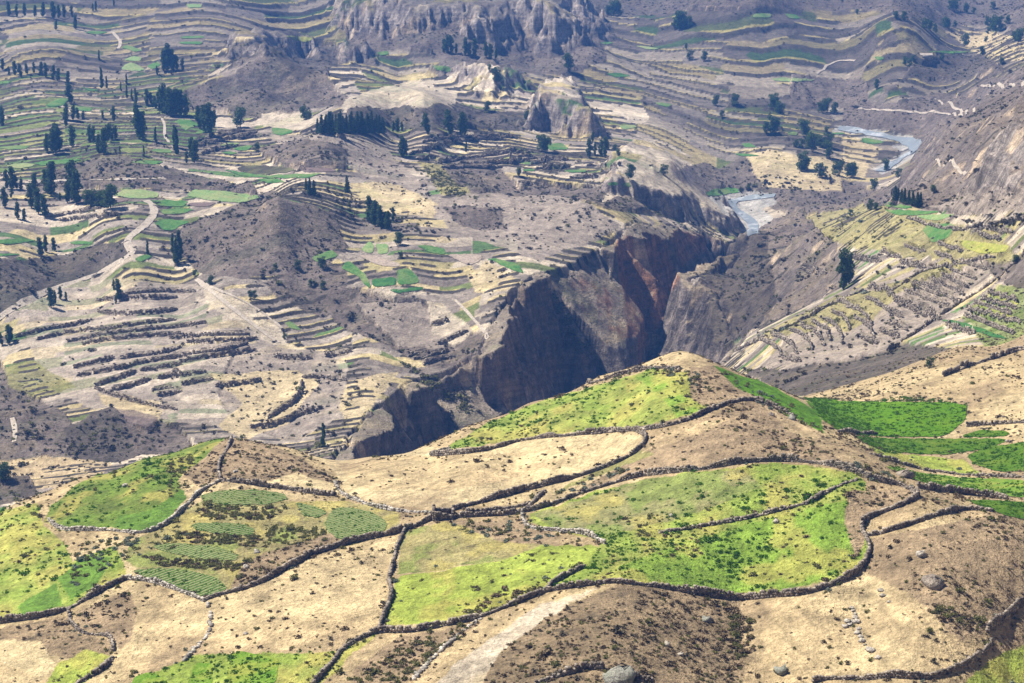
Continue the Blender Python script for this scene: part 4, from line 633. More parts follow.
ORD = ['first', 'second', 'third', 'fourth', 'fifth', 'sixth', 'seventh', 'eighth', 'ninth', 'tenth', 'eleventh', 'twelfth', 'thirteenth', 'fourteenth', 'fifteenth', 'sixteenth', 'seventeenth', 'eighteenth', 'nineteenth', 'twentieth'] + ['%s-%s' % (t, u) for t in ('twenty', 'thirty', 'forty') for u in ('first', 'second', 'third', 'fourth', 'fifth', 'sixth', 'seventh', 'eighth', 'ninth')]
for (h, s) in sorted(TERR, key=lambda q: pl(q[1])[0][1]):
    p0 = pl(s)[0]; wh = where(*p0); L = world_line(s, .8)
    if len(L) < 5: continue
    cnt[wh] = cnt.get(wh, 0)+1
    add('terrace_wall', wall_mesh('terrace_wall', L, h*.75, .8, MAT['stone'], .2, .3), label='stone terrace wall %s, %s counting downward' % (wh, ORD[cnt[wh]-1]), category='terrace wall', group='terrace walls '+wh)
# ------------------------------------------------------------------ trees
def leafs(centres, radii, n, size, rnd, flat=.0):
    """n leaf triangles spread through ellipsoid clumps"""
    V = []
    for c, r in zip(centres, radii):
        k = max(6, int(n*r[0]*r[2]/sum(q[0]*q[2] for q in radii)))
        d = rnd.normal(size=(k, 3)); d /= np.linalg.norm(d, axis=1, keepdims=True); rad = rnd.uniform(.25, 1, k)**.55
        P_ = np.array(c)+d*rad[:, None]*np.array(r)
        t1 = rnd.normal(size=(k, 3)); t1 /= np.linalg.norm(t1, axis=1, keepdims=True); t2 = np.cross(t1, rnd.normal(size=(k, 3))); t2 /= np.linalg.norm(t2, axis=1, keepdims=True)+1e-9
        s = size*rnd.uniform(.6, 1.35, k)[:, None]
        V.append(np.stack([P_-t1*s*.6-t2*s*.35, P_+t1*s*.7-t2*s*.25, P_+t1*s*.4+t2*s*.7, P_-t1*s*.6+t2*s*.4], 1))
    V = np.concatenate(V); return V.reshape(-1, 3), np.arange(len(V)*4).reshape(-1, 4)
def tube(p0, p1, r0, r1, seg=6):
    p0, p1 = np.array(p0, float), np.array(p1, float); d = p1-p0; d /= np.linalg.norm(d); a = np.cross(d, [.3, 1, .2]); a /= np.linalg.norm(a); b = np.cross(d, a)
    th = np.linspace(0, 2*math.pi, seg, endpoint=False); ring = np.cos(th)[:, None]*a+np.sin(th)[:, None]*b
    V = np.vstack([p0+ring*r0, p1+ring*r1]); i = np.arange(seg); j = (i+1) % seg
    return V, np.stack([i, j, j+seg, i+seg], 1)
def joinp(ps):
    V, F_, o = [], [], 0
    for v_, f in ps: V.append(v_); F_.append(f+o); o += len(v_)
    return np.concatenate(V), np.concatenate(F_)
TREE = {}
def proto(kind, k):
    rnd = np.random.default_rng(hash((kind, k)) % 1000 if False else {'euc': 10, 'slim': 30, 'round': 50, 'pine': 70}[kind]+k)
    C, Rd, tb = [], [], []
    lean = rnd.normal(0, .03, 2)
    if kind == 'euc':
        for i in range(15):
            z = .1+.86*(i+rnd.random())/15; w_ = .17*(1-.55*abs(z-.5)/.5); a = rnd.uniform(0, 6.28); q = rnd.uniform(.1, 1)*w_*.8
            C.append((math.cos(a)*q+lean[0]*z, math.sin(a)*q+lean[1]*z, z)); Rd.append((.075+w_*.32, .075+w_*.32, .095)); tb.append(i)
    elif kind == 'slim':
        for i in range(10):
            z = .1+.088*i; w_ = .085*(1-.75*max(0, z-.35)); a = rnd.uniform(0, 6.28)
            C.append((math.cos(a)*w_*.4+lean[0]*z, math.sin(a)*w_*.4+lean[1]*z, z)); Rd.append((w_, w_, .085))
    elif kind == 'round':
        for i in range(13):
            z = .14+.76*(i+rnd.random())/13; a = rnd.uniform(0, 6.28); w_ = .34*math.sqrt(max(.05, 1-((z-.52)/.45)**2)); q = rnd.uniform(.2, .9)*w_
            C.append((math.cos(a)*q, math.sin(a)*q, z)); Rd.append((.17, .17, .13))
    else:
        for i in range(8):
            z = .1+.115*i; w_ = .2*(1.05-z); C.append((lean[0]*z+rnd.normal(0, .01), lean[1]*z+rnd.normal(0, .01), z)); Rd.append((w_+.03, w_+.03, .07))
    top = (lean[0]*.8, lean[1]*.8, .82)
    tp = [tube((0, 0, -.05), (lean[0]*.4, lean[1]*.4, .4), .022, .016), tube((lean[0]*.4, lean[1]*.4, .4), top, .016, .004)]
    for c in C[::2]: tp.append(tube((lean[0]*c[2]*.6, lean[1]*c[2]*.6, c[2]*.62), c, .009, .003, 4))
    V, F_ = leafs(C, Rd, {'euc': 1700, 'slim': 1200, 'round': 2000, 'pine': 1300}[kind], .034, rnd)
    tv, tf = joinp(tp)
    return np_mesh('trunk', tv, tf, MAT['bark'], True), np_mesh('crown', V, F_, MAT[{'euc': 'leaf', 'slim': 'leaf', 'round': 'leaf3', 'pine': 'leaf2'}[kind]])
for kind in ('euc', 'slim', 'round', 'pine'): TREE[kind] = [proto(kind, k) for k in range(4)]
def plant_tree(px, py, hp, kind, label, group, wide=1.0):
    p = hit(px, py); dist = math.hypot(p[1], p[2]-CAMZ); H = hp*dist/FPX
    r = bpy.data.objects.new('pine_tree' if kind == 'pine' else ('broadleaf_tree' if kind == 'round' else 'eucalyptus_tree'), None); COL.objects.link(r)
    p[2] = ground(p[0], p[1])-.1
    r.location = p; H *= 1.06; s = H*random.uniform(.92, 1.12)*wide; r.scale = (s, s, H); r.rotation_euler = (0, 0, random.uniform(0, 6.28)); r.empty_display_size = .1
    r['label'] = label; r['category'] = 'tree'; r['group'] = group
    t, c = random.choice(TREE[kind]); add('trunk', t, r); add('crown', c, r)
TREES = [
 ('euc', 'row on the far left skyline', '9 16 14,17 17 11,24.6 16 12,35 16.7 11,43 17 14,53.6 19 16,59 18 12,64 17.6 12,72 16 10,75.6 29 13,56 30 9,96 10.5 9,93 11 7,114 6 6'),
 ('euc', 'line above the left terraced fields', '2.6 70 11,9 75 8,15 75 13,21 77 13,27 74 10,34 73 10,41 75.6 13,45.7 77 13,52.7 80 14,58 81 12,67.7 82.6 11'),
 ('slim', 'pair among small plots far left', '102 88 20,107 88 12'), ('euc', 'dense far grove left of the scrub hill', '164 71 20,168 71 25,173 71 20,177 70 15,183 71 12'), ('slim', 'scatter left of the far grove', '99 60 10,126.6 83.5 10,157 74.7 9,121 91 9,127 98 13,132 100 11,136 105.5 17'),
 ('euc', 'group on the green terraces at left', '71 104 21,66 120 15,73 120 14,78 119 11,83 119 8,114 121 14,136 119 15,103 119 8'), ('euc', 'tall dark grove beside the green plots', '147 105 15,152 105 12,156 109 13,160 112 20,164 113 27,167 114 24,170 115 25,174 115 24,177 115 25,181 115 23,186 116 20'),
 ('euc', 'dark clump on the left terraces', '2 126 18,47 152 17,53 154 24,57 152 22,60 150 26,66 126 16,72 147 20,90 142 15,94 143 16,98.4 152 17,104 154 25,107 142 17,112 140 16,116 139 13'), ('euc', 'pair of tall trees by the footpath', '139 139 30,143 140 27'), ('slim', 'row along the footpath', '155.6 142 15,144 156 11,175 147 22,177.5 154 17,176 154 27,120 154 7'),
 ('euc', 'grove at the left edge above the striped fields', '7 189 18,12 190 22,17 189 14,21 190 11,5 207.5 19,11 198 10,17.6 219 16,24.6 221 12,35 194 20,31.6 208 23,38.7 214 25,45 217 22,51 196 33,45.7 192 22,60 201 8,67.7 203 20,73 198 35,76.5 204 32'), ('round', 'small trees beside the ploughed strip', '90.5 207 18,96 207 18,101 207 16,107 202 14,110.7 208 24'),
 ('euc', 'grove right of the small green plot', '200 129 22,205 133 27,210 134.6 29,214 127 16'), ('euc', 'pair left of the hollow meadow', '192 157.5 19,194.6 163 22,186.7 163 11'), ('round', 'lone trees round the hollow meadow', '240.5 127 20,257 152 10,304 120 14,309 119 9'),
 ('pine', 'dark plantation below the tan plateau', ','.join('%.1f %.1f %d' % (318+3.6*i, 132.5+(i*7 % 4)*.5, 14+(i*5 % 8)) for i in range(19))+','+','.join('%.1f %.1f %d' % (326+5.1*i, 128.5, 14+(i*3 % 6)) for i in range(11))), ('pine', 'cluster beside the pale path', '306 189 11,310 194 16,314 195 15,347.5 192.6 17'),
 ('euc', 'group at the top of the curved terraces', '428 134 20,451 134.6 24,461 134.6 20,465 134.6 22,398 132 13,402 131 9,393 132 10'), ('euc', 'pair at the left end of the curved terraces', '402 157.5 20,406 156 15'), ('slim', 'single on the curved terraces', '466 152 11'), ('euc', 'clump in the gully above the small plain', '369 222.5 25,375 226 24,381 228 22,387 230 19,393 222 14,372 224 20,384 228 16'),
 ('round', 'pair on the green field under the bluff', '541.6 151 17,545 151 15'), ('euc', 'cluster at the right foot of the bluff', '589 158 18,595 155 11,601 157 16,605 157.5 19,607 149.5 10,592.6 141.6 9'), ('round', 'scatter along the canyon shelf', '628.6 179 16,664 175 11,618 156 7,615 150 6,526.7 119 9,519 176 9'),
 ('euc', 'clump below the far cliffs', '444 53 13,447 53 16,451.6 53 17,456 53.6 10,465.7 55 16,469 55 12,474.5 56 16,486 57 14,490 59 14,495.6 59 11,432 54 5'), ('round', 'scatter on the far middle hills', '487.7 110.7 10,496 83 16,489 70 6,568 70 17,613.7 16 16,618 16 14,608 15 10'), ('round', 'clump at the top edge right of centre', '678.7 29 18,674 28 11,684 29 12,688 28 12,682 28 16,686 49 6'),
 ('round', 'scatter on the middle river terraces', '716 105.5 11,735 105.5 12,774 108 15,780 114 13,827 112.5 15,820.6 112.5 11,834.7 114 12,703 60.6 10,690 60 10,722 117 7,772 108 12'), ('round', 'cluster on the bank above the river', '766 133 12,771 133 18,776 133 13,803 136 17,806 134 12'), ('round', 'grove in the middle of the river fields', '812.7 152 20,810 142 10,821.5 148 13,827.6 148 15,826.8 157.5 17,827 133 7,801 148 10,796 147 8'), ('round', 'grove at the end of the river fields', '803 170 19,806 171 15,801 171.5 10,819 177.7 15,823 177 12,836 175 14,841 172 12,847 177 14,851 177.7 16,854 177 12,749.4 190 6'),
 ('round', 'scatter on the far right plain', '896 19 8,904 20 9,925 29 11,930 30 10,935 32.5 9,944 28 11,948 28 9,951 9.7 10,955 9.7 10,967 13 10,973 13 6,955 27 6,964 46.6 13,982 56 10,942 60 7,988 26 10,992 30 12,996 31.6 16,1000 31 15,1007.5 24 9,988 34 7,1014.5 41 10,1020 42 14,993 9 8,1002 65 8,986 42 6,857 14 5'), ('round', 'scatter on the far right road cut', '876.5 89 10,905.5 65 8,909 67 9,914 62 7'), ('round', 'scatter on the right river bank', '885 170.6 12,898.5 177.7 10,874 190 12,870 210 11,876 210 8,933.6 193.5 9,850 215.5 7'), ('pine', 'row on the right hand hill crest', '895 200.5 15,898 201 13,901 202 13,904.6 203 15,909 204 14,913 205 14,917 206.7 15,920 206 14'),
 ('euc', 'pair standing alone on the right slope', '843.5 290 39,849 284 30'), ('round', 'lone bushes on the right hillside', '1016 263 9,930 368 12'),
 ('euc', 'group above the dark scrub bank', '41 256 18,45.7 252 16,54.5 251 13'), ('euc', 'scatter along the pale gravel road', '51 307.6 20,55 304 13,60.6 299 12,66 300.6 9,119.5 300.6 21,114 290 10,116 304 8'), ('slim', 'single where the road bends', '147.6 254 14'), ('euc', 'cluster at the left edge above the fan', '9 344.5 19,2 345 13,11 341 15'), ('slim', 'group at the left foot of the scrub hill', '172.6 253 20,177 263.7 26,180.5 260 30,175 262 18'), ('round', 'scatter between the scrub hill and the canyon', '275.5 270.7 8,298 269 10,322 268 12,254.4 299 9,250 298 8,211 284.8 10,195 276 7,310.6 286.5 8,314 286 6,323 289 9,285 339 7,397 245 14,400.6 258 7'), ('slim', 'single above the dark canyon cliff', '323 446 24'), ('round', 'pair at the left edge behind the green hill', '3 479 18,6 480 14'),
]
for kind, phrase, s in TREES:
    L = sorted([tuple(map(float, t.split())) for t in s.split(',')])
    for i, (x_, y_, h_) in enumerate(L):
        if len(L) == 1: lab = 'dark slender tree, the %s' % phrase
        else: lab = '%s tree from left in the %s' % (ORD[i], phrase)
        plant_tree(x_, y_, h_, kind, lab, 'trees: '+phrase, 1.0)
# ------------------------------------------------------------------ shrubs
def bush(k, mat, h=.7):
    rnd = np.random.default_rng(200+k); C = [(rnd.normal(0, .25), rnd.normal(0, .25), rnd.uniform(.2, .5)*h) for _ in range(5)]
    V, F_ = leafs(C, [(.32, .32, .3*h)]*5, 90, .16, rnd); V[:, 2] = np.maximum(V[:, 2], -.03)
    return np_mesh('foliage', V, F_, MAT[mat])
BK = [('shrub_dry', .6), ('shrub_dry', .75), ('shrub_olive', .7), ('shrub_olive', .8), ('shrub_silver', .7), ('shrub_dark', .7), ('shrub_dark', .9), ('plant', .6)]
BM = [bush(i, *b) for i, b in enumerate(BK)]
pcol = bpy.data.collections.new('shrub_shapes')
for i, b in enumerate(BM):
    o = bpy.data.objects.new('shape_%02d' % i, b); pcol.objects.link(o)
def scatter_gn(name, P_, sc, rot, kindi, label):
    me = bpy.data.meshes.new(name); me.vertices.add(len(P_)); me.vertices.foreach_set('co', P_.astype(np.float32).ravel())
    for nm, tp, v_ in (('sc', 'FLOAT', sc), ('rot', 'FLOAT', rot), ('kind', 'INT', kindi)):
        at = me.attributes.new(nm, tp, 'POINT'); at.data.foreach_set('value', v_.astype(np.float32 if tp == 'FLOAT' else np.int32))
    o = add(name, me, kind='stuff', label=label, category='shrubs')
    ng = bpy.data.node_groups.get('scatter')
    if not ng:
        ng = bpy.data.node_groups.new('scatter', 'GeometryNodeTree'); ng.interface.new_socket('Geometry', in_out='INPUT', socket_type='NodeSocketGeometry'); ng.interface.new_socket('Geometry', in_out='OUTPUT', socket_type='NodeSocketGeometry')
        N = ng.nodes.new; gi = N('NodeGroupInput'); go = N('NodeGroupOutput'); ip = N('GeometryNodeInstanceOnPoints'); ci = N('GeometryNodeCollectionInfo'); mp = N('GeometryNodeMeshToPoints')
        ci.inputs['Collection'].default_value = pcol; ci.inputs['Separate Children'].default_value = True; ci.inputs['Reset Children'].default_value = True
        def na(nm, tp):
            q = N('GeometryNodeInputNamedAttribute'); q.data_type = tp; q.inputs['Name'].default_value = nm; return q.outputs['Attribute']
        cx = N('ShaderNodeCombineXYZ'); lk = ng.links.new
        lk(na('rot', 'FLOAT'), cx.inputs['Z']); lk(gi.outputs[0], mp.inputs[0]); lk(mp.outputs[0], ip.inputs['Points']); lk(ci.outputs[0], ip.inputs['Instance']); ip.inputs['Pick Instance'].default_value = True
        lk(na('kind', 'INT'), ip.inputs['Instance Index']); lk(cx.outputs[0], ip.inputs['Rotation']); lk(na('sc', 'FLOAT'), ip.inputs['Scale']); lk(ip.outputs[0], go.inputs[0])
    md = o.modifiers.new('scatter', 'NODES'); md.node_group = ng
    return o
# density per square metre by ground class
PXf, PYf = project(X, Y, Z)
ar = np.zeros_like(Z); ar[:-1, :-1] = (np.diff(R)[:, None]*(np.diff(A)[None]*RR[:-1, :-1]))
inv = (PXf > -60) & (PXf < 1084) & (PYf > -20) & (PYf < 720) & (R[:, None] > 225)
DENS = {'scrub': .085, 'dscrub': .10, 'bare': .03, 'pale': .004, 'straw': .03, 'tan': .09, 'olive': .02, 'yscrub': .042, 'brock': .085, 'green2': .3, 'fg': .22, 'fgreen': .42, 'fgreen2': .5, 'yellow': .08, 'mix': .4, 'fscrub': .4, 'dfscrub': .6, 'mauve': 0, 'mead': .01, 'vivid': .01}
dens = np.full(Z.shape, .006)
for k, v_ in DENS.items(): dens[cls == names.index(k)+1] = v_
dens = np.where(riser > .22, .05, dens); dens = np.where(talus > .5, .02, dens); dens *= (1-.95*fieldm)*(1-rk)
dens *= np.clip(.35+1.5*sstep(-.25, .35, fbm(X/14, Y/14, 3, 701)), .2, 2)*np.where(RR > 1150, .45, 1)
lam = np.where(inv, ar*dens, 0); jj, ii = np.nonzero(rng.random(Z.shape) < lam)
jj = np.minimum(jj, NR-2); ii = np.minimum(ii, NC-2); u_ = rng.random(len(jj)); w_ = rng.random(len(jj))
r_ = R[jj]+(R[jj+1]-R[jj])*u_; a_ = A[ii]+(A[ii+1]-A[ii])*w_; sx = r_*np.sin(a_); sy = r_*np.cos(a_); sz_ = ground(sx, sy)
cl = cls[jj, ii]; kn = rng.choice([0, 1, 5, 6, 2], len(jj), p=[.36, .26, .08, .06, .24])
gcl = np.isin(cl, [names.index(k)+1 for k in ('fgreen', 'fgreen2', 'mix', 'green2', 'mead', 'vivid')]) & (r_ < 545)
kn = np.where(gcl, np.where(fbm(X[jj, ii]/6+9, Y[jj, ii]/10, 4, 611) > -.12, 7, rng.choice([7, 2, 2, 0], len(jj))), kn)
ycl = np.isin(cl, [names.index(k)+1 for k in ('yscrub', 'olive', 'yellow')]); kn = np.where(ycl, rng.choice([2, 3, 0, 4, 3], len(jj)), kn)
mid_ = r_ > 600; kn = np.where(mid_ & ~ycl, rng.choice([5, 6, 5, 2], len(jj)), kn)
ss = np.exp(rng.normal(0, .42, len(jj)))*np.where(mid_, .95, .46)*np.where(kn == 7, 1.0, 1)
# shrubs hugging the walls and terrace lips
wp_, wk, wsz = [], [], []
for s_list, step, nrm, base in (([s for _, _, s in WALLS], 1.6, 1.3, .62), ([s for _, s in TERR]+DIAG, 5.5, 1.0, .55)):
    for s in s_list:
        L = world_line(s, step); k = rng.random(len(L)) < np.clip(.6+.9*fbm(np.arange(len(L))/7., np.zeros(len(L)), 2, int(rng.integers(999))), .03, .95)
        q = L[k]+rng.normal(0, nrm, (k.sum(), 2)); wp_.append(q); wk.append(rng.choice([0, 1, 2, 3, 4, 5], k.sum(), p=[.14, .14, .25, .22, .13, .12])); wsz.append(base*np.exp(rng.normal(0, .3, k.sum())))
# traced bushy places: kinds, count, size, outline
for kk, cn, sz1, s in (((2, 3, 4), 120, .8, '80 540,150 536,175 520,200 545,120 560,70 590'), ((2, 3, 0), 170, .75, '195 505,290 507,270 520,200 520'), ((2, 3, 0), 140, .75, '175 532,260 536,270 548,180 542'), ((2, 3, 1), 140, .75, '140 556,240 562,240 572,160 566'), ((2, 3), 110, .7, '262 525,330 530,310 545,265 545'), ((4, 2, 3), 60, .8, '445 522,530 520,560 536,510 545,450 530'), ((4, 2), 34, .75, '500 504,560 490,640 462,640 470,560 498'), ((4, 2, 0), 60, .8, '650 368,700 372,712 392,680 384'), ((4, 3, 0), 40, .85, '850 462,880 470,915 488,890 486,860 478'), ((0, 1, 2), 46, .85, '488 590,545 588,520 604,470 620,460 610'), ((2, 0, 3), 110, .7, '345 682,400 650,470 622,480 626,430 660,400 684'), ((2, 1), 40, .8, '935 602,985 622,975 632,930 612'), ((0, 1, 2), 80, .8, '725 604,750 620,755 650,735 660'), ((4, 3, 2), 60, .8, '716 365,745 382,790 405,820 430,800 425,750 400'), ((2, 3), 60, .7, '170 460,195 452,185 490,165 500'),
                      ((3, 2), 120, 1.5, '412 165,440 172,480 200,520 205,440 195'), ((3, 2, 5), 90, 1.6, '400 362,440 380,482 412,470 416,430 390'), ((2, 3, 5), 90, 1.5, '545 280,560 300,592 355,585 360,560 320'), ((2, 5), 110, 1.5, '330 190,400 215,440 225,440 240,380 225,340 215'), ((5, 6, 2), 110, 1.6, '700 175,840 175,850 192,740 198'), ((5, 6), 60, 1.5, '955 218,985 226,1024 216,1024 224,985 232')):
    p = np.array(pl(s)); q = np.stack([rng.uniform(p[:, 0].min(), p[:, 0].max(), cn*6), rng.uniform(p[:, 1].min(), p[:, 1].max(), cn*6)], 1); q = q[in_poly(q[:, 0], q[:, 1], p)][:cn]
    if len(q): wp_.append(np.array([hit(*t)[:2] for t in q])); wk.append(rng.choice(kk, len(q))); wsz.append(sz1*np.exp(rng.normal(0, .3, len(q))))
# potato plants in rows
for c_, _, s in FIELDS:
    if c_ not in ('row', 'row2'): continue
    q = np.array([hit(*t)[:2] for t in pl(s)]); gx, gy = np.meshgrid(np.arange(q[:, 0].min()-3, q[:, 0].max()+3, .8), np.arange(q[:, 1].min()-3, q[:, 1].max()+3, 1.5)); gx = gx+.35*gy % .8
    gx = gx.ravel()+rng.normal(0, .12, gx.size); gy = gy.ravel()+rng.normal(0, .14, gy.size); k = in_poly(gx, gy, q) & (rng.random(len(gx)) < .8); wp_.append(np.stack([gx[k], gy[k]], 1)); wk.append(np.full(k.sum(), 7)); wsz.append(.42*np.exp(rng.normal(0, .25, k.sum())))
# leafy crop over the near fields
for c_, _, s in FIELDS:
    if c_ not in ('mead', 'vivid', 'vivid2'): continue
    q = np.array([hit(*t)[:2] for t in pl(s)]); nn = int(np.ptp(q[:, 0])*np.ptp(q[:, 1])*(1.0 if c_ != 'mead' else .8)); gx = rng.uniform(q[:, 0].min(), q[:, 0].max(), nn); gy = rng.uniform(q[:, 1].min(), q[:, 1].max(), nn); k = in_poly(gx, gy, q); wp_.append(np.stack([gx[k], gy[k]], 1)); wk.append(np.full(k.sum(), 7)); wsz.append(.5*np.exp(rng.normal(0, .3, k.sum())))
wq = np.concatenate(wp_); sx = np.r_[sx, wq[:, 0]]; sy = np.r_[sy, wq[:, 1]]; sz_ = ground(sx, sy)-.04; kn = np.r_[kn, np.concatenate(wk)]; ss = np.r_[ss, np.concatenate(wsz)]
rot = rng.uniform(0, 6.28, len(sx)); SPX, SPY = project(sx, sy, sz_); sd = np.hypot(sx, sy)
app = ss/sd*np.where((SPX > 0) & (SPX < 1024) & (SPY > 0) & (SPY < 683), 1, 0)*(kn != 7); order = np.argsort(-app); top = order[:300]; rest = order[300:]
KN = ['dry brown', 'dry brown', 'olive green', 'olive green', 'silvery green', 'dark', 'dark', 'green']
PLC = [('on the right ridge shoulder', lambda x, y: x > 720 and y < 455), ('on the far canyon side', lambda x, y: y < 350), ('under the green hill at left', lambda x, y: x < 190 and y < 570), ('between the potato plots', lambda x, y: x < 345 and y < 600), ('on the lower left slope', lambda x, y: x < 390), ('below the ruined hut', lambda x, y: x < 560 and 510 < y < 580), ('round the yellow meadow', lambda x, y: x < 560 and y > 510), ('on the ridge crest', lambda x, y: y < 455), ('round the big meadow', lambda x, y: y < 600 and x < 860), ('on the brown mound at bottom centre', lambda x, y: x < 760), ('on the brown slope at right', lambda x, y: True)]
gcount = {}
for i in sorted(top, key=lambda q: SPX[q]):
    k = int(kn[i]); ph = next(p for p, f in PLC if f(SPX[i], SPY[i]))
    o = add('shrub', BM[k]); o.location = (sx[i], sy[i], sz_[i]); o.scale = (ss[i],)*3; o.rotation_euler = (0, 0, rot[i])
    gcount[(KN[k], ph)] = gcount.get((KN[k], ph), 0)+1
    o['label'] = '%s from left of the %s shrubs %s' % (ORD[gcount[(KN[k], ph)]-1], KN[k], ph); o['category'] = 'shrub'; o['group'] = '%s shrubs %s' % (KN[k], ph)
Pn = np.stack([sx, sy, sz_], 1)[rest]; isp = kn[rest] == 7
scatter_gn('scrub', Pn[~isp], ss[rest][~isp], rot[rest][~isp], kn[rest][~isp], 'low dry scrub dotted over slopes and terrace lips')
scatter_gn('crop_plants', Pn[isp], ss[rest][isp], rot[rest][isp], kn[rest][isp], 'bright green clumps growing in the ridge meadows')
print('shrubs', len(sx), 'plants', isp.sum())
# ------------------------------------------------------------------ boulders
def rock_mesh(k, mat):
    rnd = np.random.default_rng(900+k); V, F_ = [], []
    n1_, n2_ = 8, 5
    for i in range(n2_+1):
        ph = math.pi*i/n2_
        for j in range(n1_):
            th = 2*math.pi*j/n1_; V.append((math.sin(ph)*math.cos(th), math.sin(ph)*math.sin(th), math.cos(ph)))
    V = np.array(V)*.5; V *= (1+.34*rnd.normal(size=(len(V), 1))).clip(.5, 1.55); V = np.sign(V)*np.abs(V)**.85*.95; V[:, 2] = V[:, 2]*.8+.22
    for i in range(n2_):
        for j in range(n1_): F_.append((i*n1_+j, (i+1)*n1_+j, (i+1)*n1_+(j+1) % n1_, i*n1_+(j+1) % n1_))
    return np_mesh('boulder', V, np.array(F_), MAT[mat])
RM = {m: [rock_mesh(k, m) for k in range(3)] for m in ('lichen', 'pstone', 'stone')}
ROCKS = [('lichen', 622.5, 682, 4.4, 'large pale lichened boulder in the wall at the lower edge'), ('lichen', 608, 680, 2.0, 'smaller block left of the large lichened boulder'), ('stone', 932, 585, 3.4, 'jagged dark outcrop on the right brown slope'), ('lichen', 938, 584, 1.8, 'pale shoulder of the outcrop on the right slope'), ('stone', 905, 477, 2.8, 'dark round boulder on the ridge crest at right'), ('lichen', 783, 672, 2.0, 'grey boulder alone on the lower tan field'), ('pstone', 921, 556, 1.6, 'pale flat stone on the brown slope at right'), ('lichen', 707, 621, 1.4, 'grey stone on the bottom mound'), ('pstone', 667, 645, 1.1, 'white stone on the bottom mound'), ('pstone', 681, 655, .9, 'small white stone low on the bottom mound'), ('pstone', 776, 522, 1.0, 'pale stone in the round green meadow'), ('pstone', 672, 516, .9, 'pale block in the brown green upper meadow'), ('pstone', 125, 486, 1.0, 'pale stone on the green hill at left'), ('pstone', 246, 568, 1.1, 'white stone by the potato plots'), ('pstone', 246, 634, .8, 'pale stone alone on the straw slope'), ('pstone', 257, 552, 1.2, 'white boulder below the third potato plot'), ('lichen', 792, 419, 1.6, 'dark boulder on the ridge crest by the wall'), ('stone', 771, 415, 1.2, 'dark stone beside the crest wall'), ('pstone', 236, 472, .9, 'pale stone on the brown knoll'), ('stone', 1008, 442, 1.1, 'dark stone at the corner of the green fields'), ('stone', 1004, 417, .8, 'dark stone on the rounded tan field')]
HEAP = [(851, 608), (853, 611), (855, 614), (856, 618), (853, 622), (850, 625), (846, 627), (857, 622), (859, 629), (862, 641), (865, 645), (868, 649), (871, 651), (855, 617), (858, 633), (861, 637), (878, 658), (848, 622), (883, 596), (889, 602), (881, 591)]
for (m_, a_, b_, s_, lab) in ROCKS:
    p = hit(a_, b_); o = add('boulder', random.choice(RM[m_])); o.location = (p[0], p[1], p[2]-.1*s_); o.scale = (s_*random.uniform(.9, 1.2), s_, s_*random.uniform(.75, 1.0)); o.rotation_euler = (random.uniform(-.2, .2), random.uniform(-.2, .2), random.uniform(0, 6)); o['label'] = lab; o['category'] = 'boulder'
for hi, (a_, b_) in enumerate(sorted(HEAP, key=lambda q: q[1])):
    p = hit(a_, b_); s_ = random.uniform(.5, 1.0); o = add('field_stone', random.choice(RM['pstone'])); o.location = (p[0], p[1], p[2]-.05); o.scale = (s_*1.2, s_, s_*.8); o.rotation_euler = (0, 0, random.uniform(0, 6)); o['label'] = 'pale stone in the heap on the lower right tan field, %s from top' % ORD[hi]; o['category'] = 'stone'; o['group'] = 'stones tumbled across the tan field'
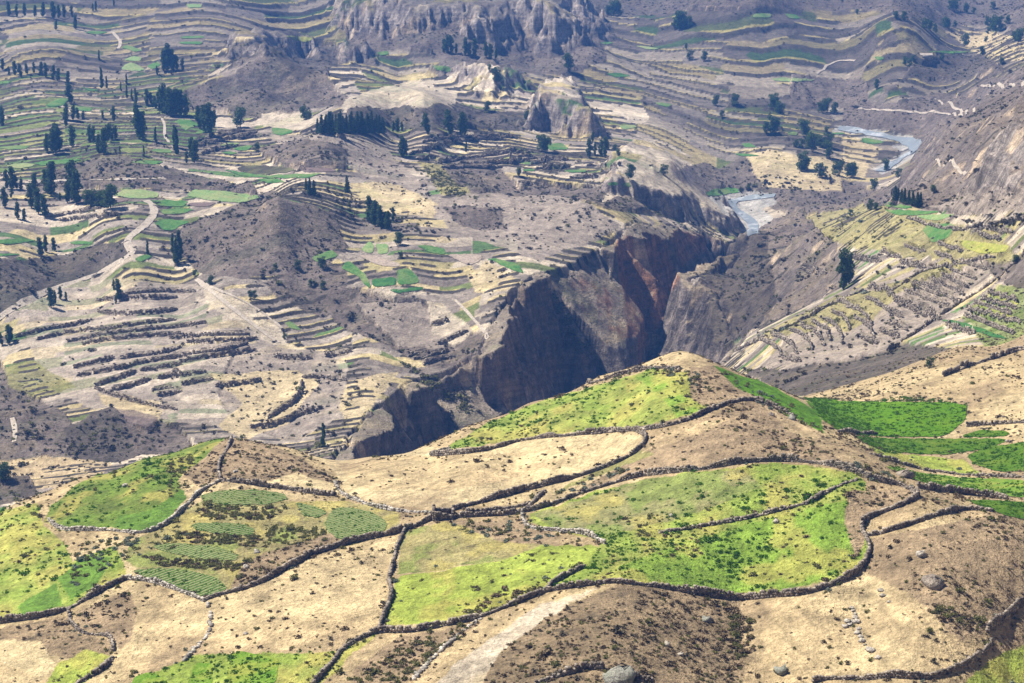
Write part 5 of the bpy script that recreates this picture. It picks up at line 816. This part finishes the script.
# ------------------------------------------------------------------ roofless stone hut
hp = hit(443, 518); hut = bpy.data.objects.new('stone_hut', None); COL.objects.link(hut); hut.location = hp; hut['label'] = 'small roofless stone hut with gabled end at the wall junction'; hut['category'] = 'hut'
def block_wall(p0, p1, hfun):
    p0, p1 = np.array(p0, float), np.array(p1, float); n_ = int(np.linalg.norm(p1-p0)/.4)+1; ang = math.atan2(*(p1-p0)[::-1]); C, S3 = [], []
    for i in range(n_):
        t = (i+.5)/n_; hh = hfun(t); k = 0
        while k*.3 < hh: C.append((*(p0+(p1-p0)*t+rng.normal(0, .03, 2)), k*.3+.1)); S3.append((.44, .5, .34)); k += 1
    return stones(np.array(C), np.full(len(C), ang)+rng.normal(0, .06, len(C)), np.array(S3))
for nm, p0, p1, hf in (('gable_wall', (-1.7, -1.3), (-1.7, 1.5), lambda t: 1.5+1.1*(1-abs(t-.5)*2)), ('front_wall', (-1.5, -1.4), (2.0, -1.4), lambda t: 1.7-.7*t), ('gable_wall', (1.9, -1.1), (1.9, 1.4), lambda t: 1.2+.5*(1-abs(t-.5)*2)), ('back_wall', (-1.4, 1.5), (1.7, 1.5), lambda t: 1.3)):
    v_, f_ = block_wall(p0, p1, hf); add(nm, np_mesh(nm, v_, f_, MAT['stone']), hut)
# ------------------------------------------------------------------ far farm shed
sp = hit(926, 58); shed = bpy.data.objects.new('farm_shed', None); COL.objects.link(shed); shed.location = sp; shed['label'] = 'tiny pale shed on the far right flat above the road cut'; shed['category'] = 'shed'
v_, f_ = CUBE*np.array([9, 5, 3])+np.array([0, 0, 1.3]), CF; add('wall', np_mesh('wall', v_, f_, MAT['pstone']), shed)
v_ = np.array([(-5, -3, 2.7), (5, -3, 2.7), (5, 3, 2.7), (-5, 3, 2.7), (-5, 0, 4), (5, 0, 4)], float); me = bpy.data.meshes.new('roof'); me.from_pydata([tuple(q) for q in v_], [], [(0, 1, 5, 4), (2, 3, 4, 5), (0, 4, 3), (1, 2, 5), (3, 2, 1, 0)]); me.materials.append(MAT['track']); add('roof', me, shed)
# ------------------------------------------------------------------ air
hm = bpy.data.materials.new('haze'); hm.use_nodes = True; t = hm.node_tree; t.nodes.clear(); o_ = t.nodes.new('ShaderNodeOutputMaterial'); pv = t.nodes.new('ShaderNodeVolumePrincipled')
pv.inputs['Color'].default_value = (.12, .35, 1.0, 1); pv.inputs['Density'].default_value = HAZE; pv.inputs['Anisotropy'].default_value = .1; t.links.new(pv.outputs[0], o_.inputs['Volume'])
zl = float(Z.min())-1; x1 = float(np.abs(X).max())+20; y1 = float(Y.max())+20; zt = max(236., float(Z.max())+10)
hv = (CUBE+.5)*np.array([2*x1, y1+40, zt-zl])+np.array([-x1, -40, zl]); add('haze', np_mesh('haze', hv, CF, hm), kind='stuff', label='thin blue air over the valley')
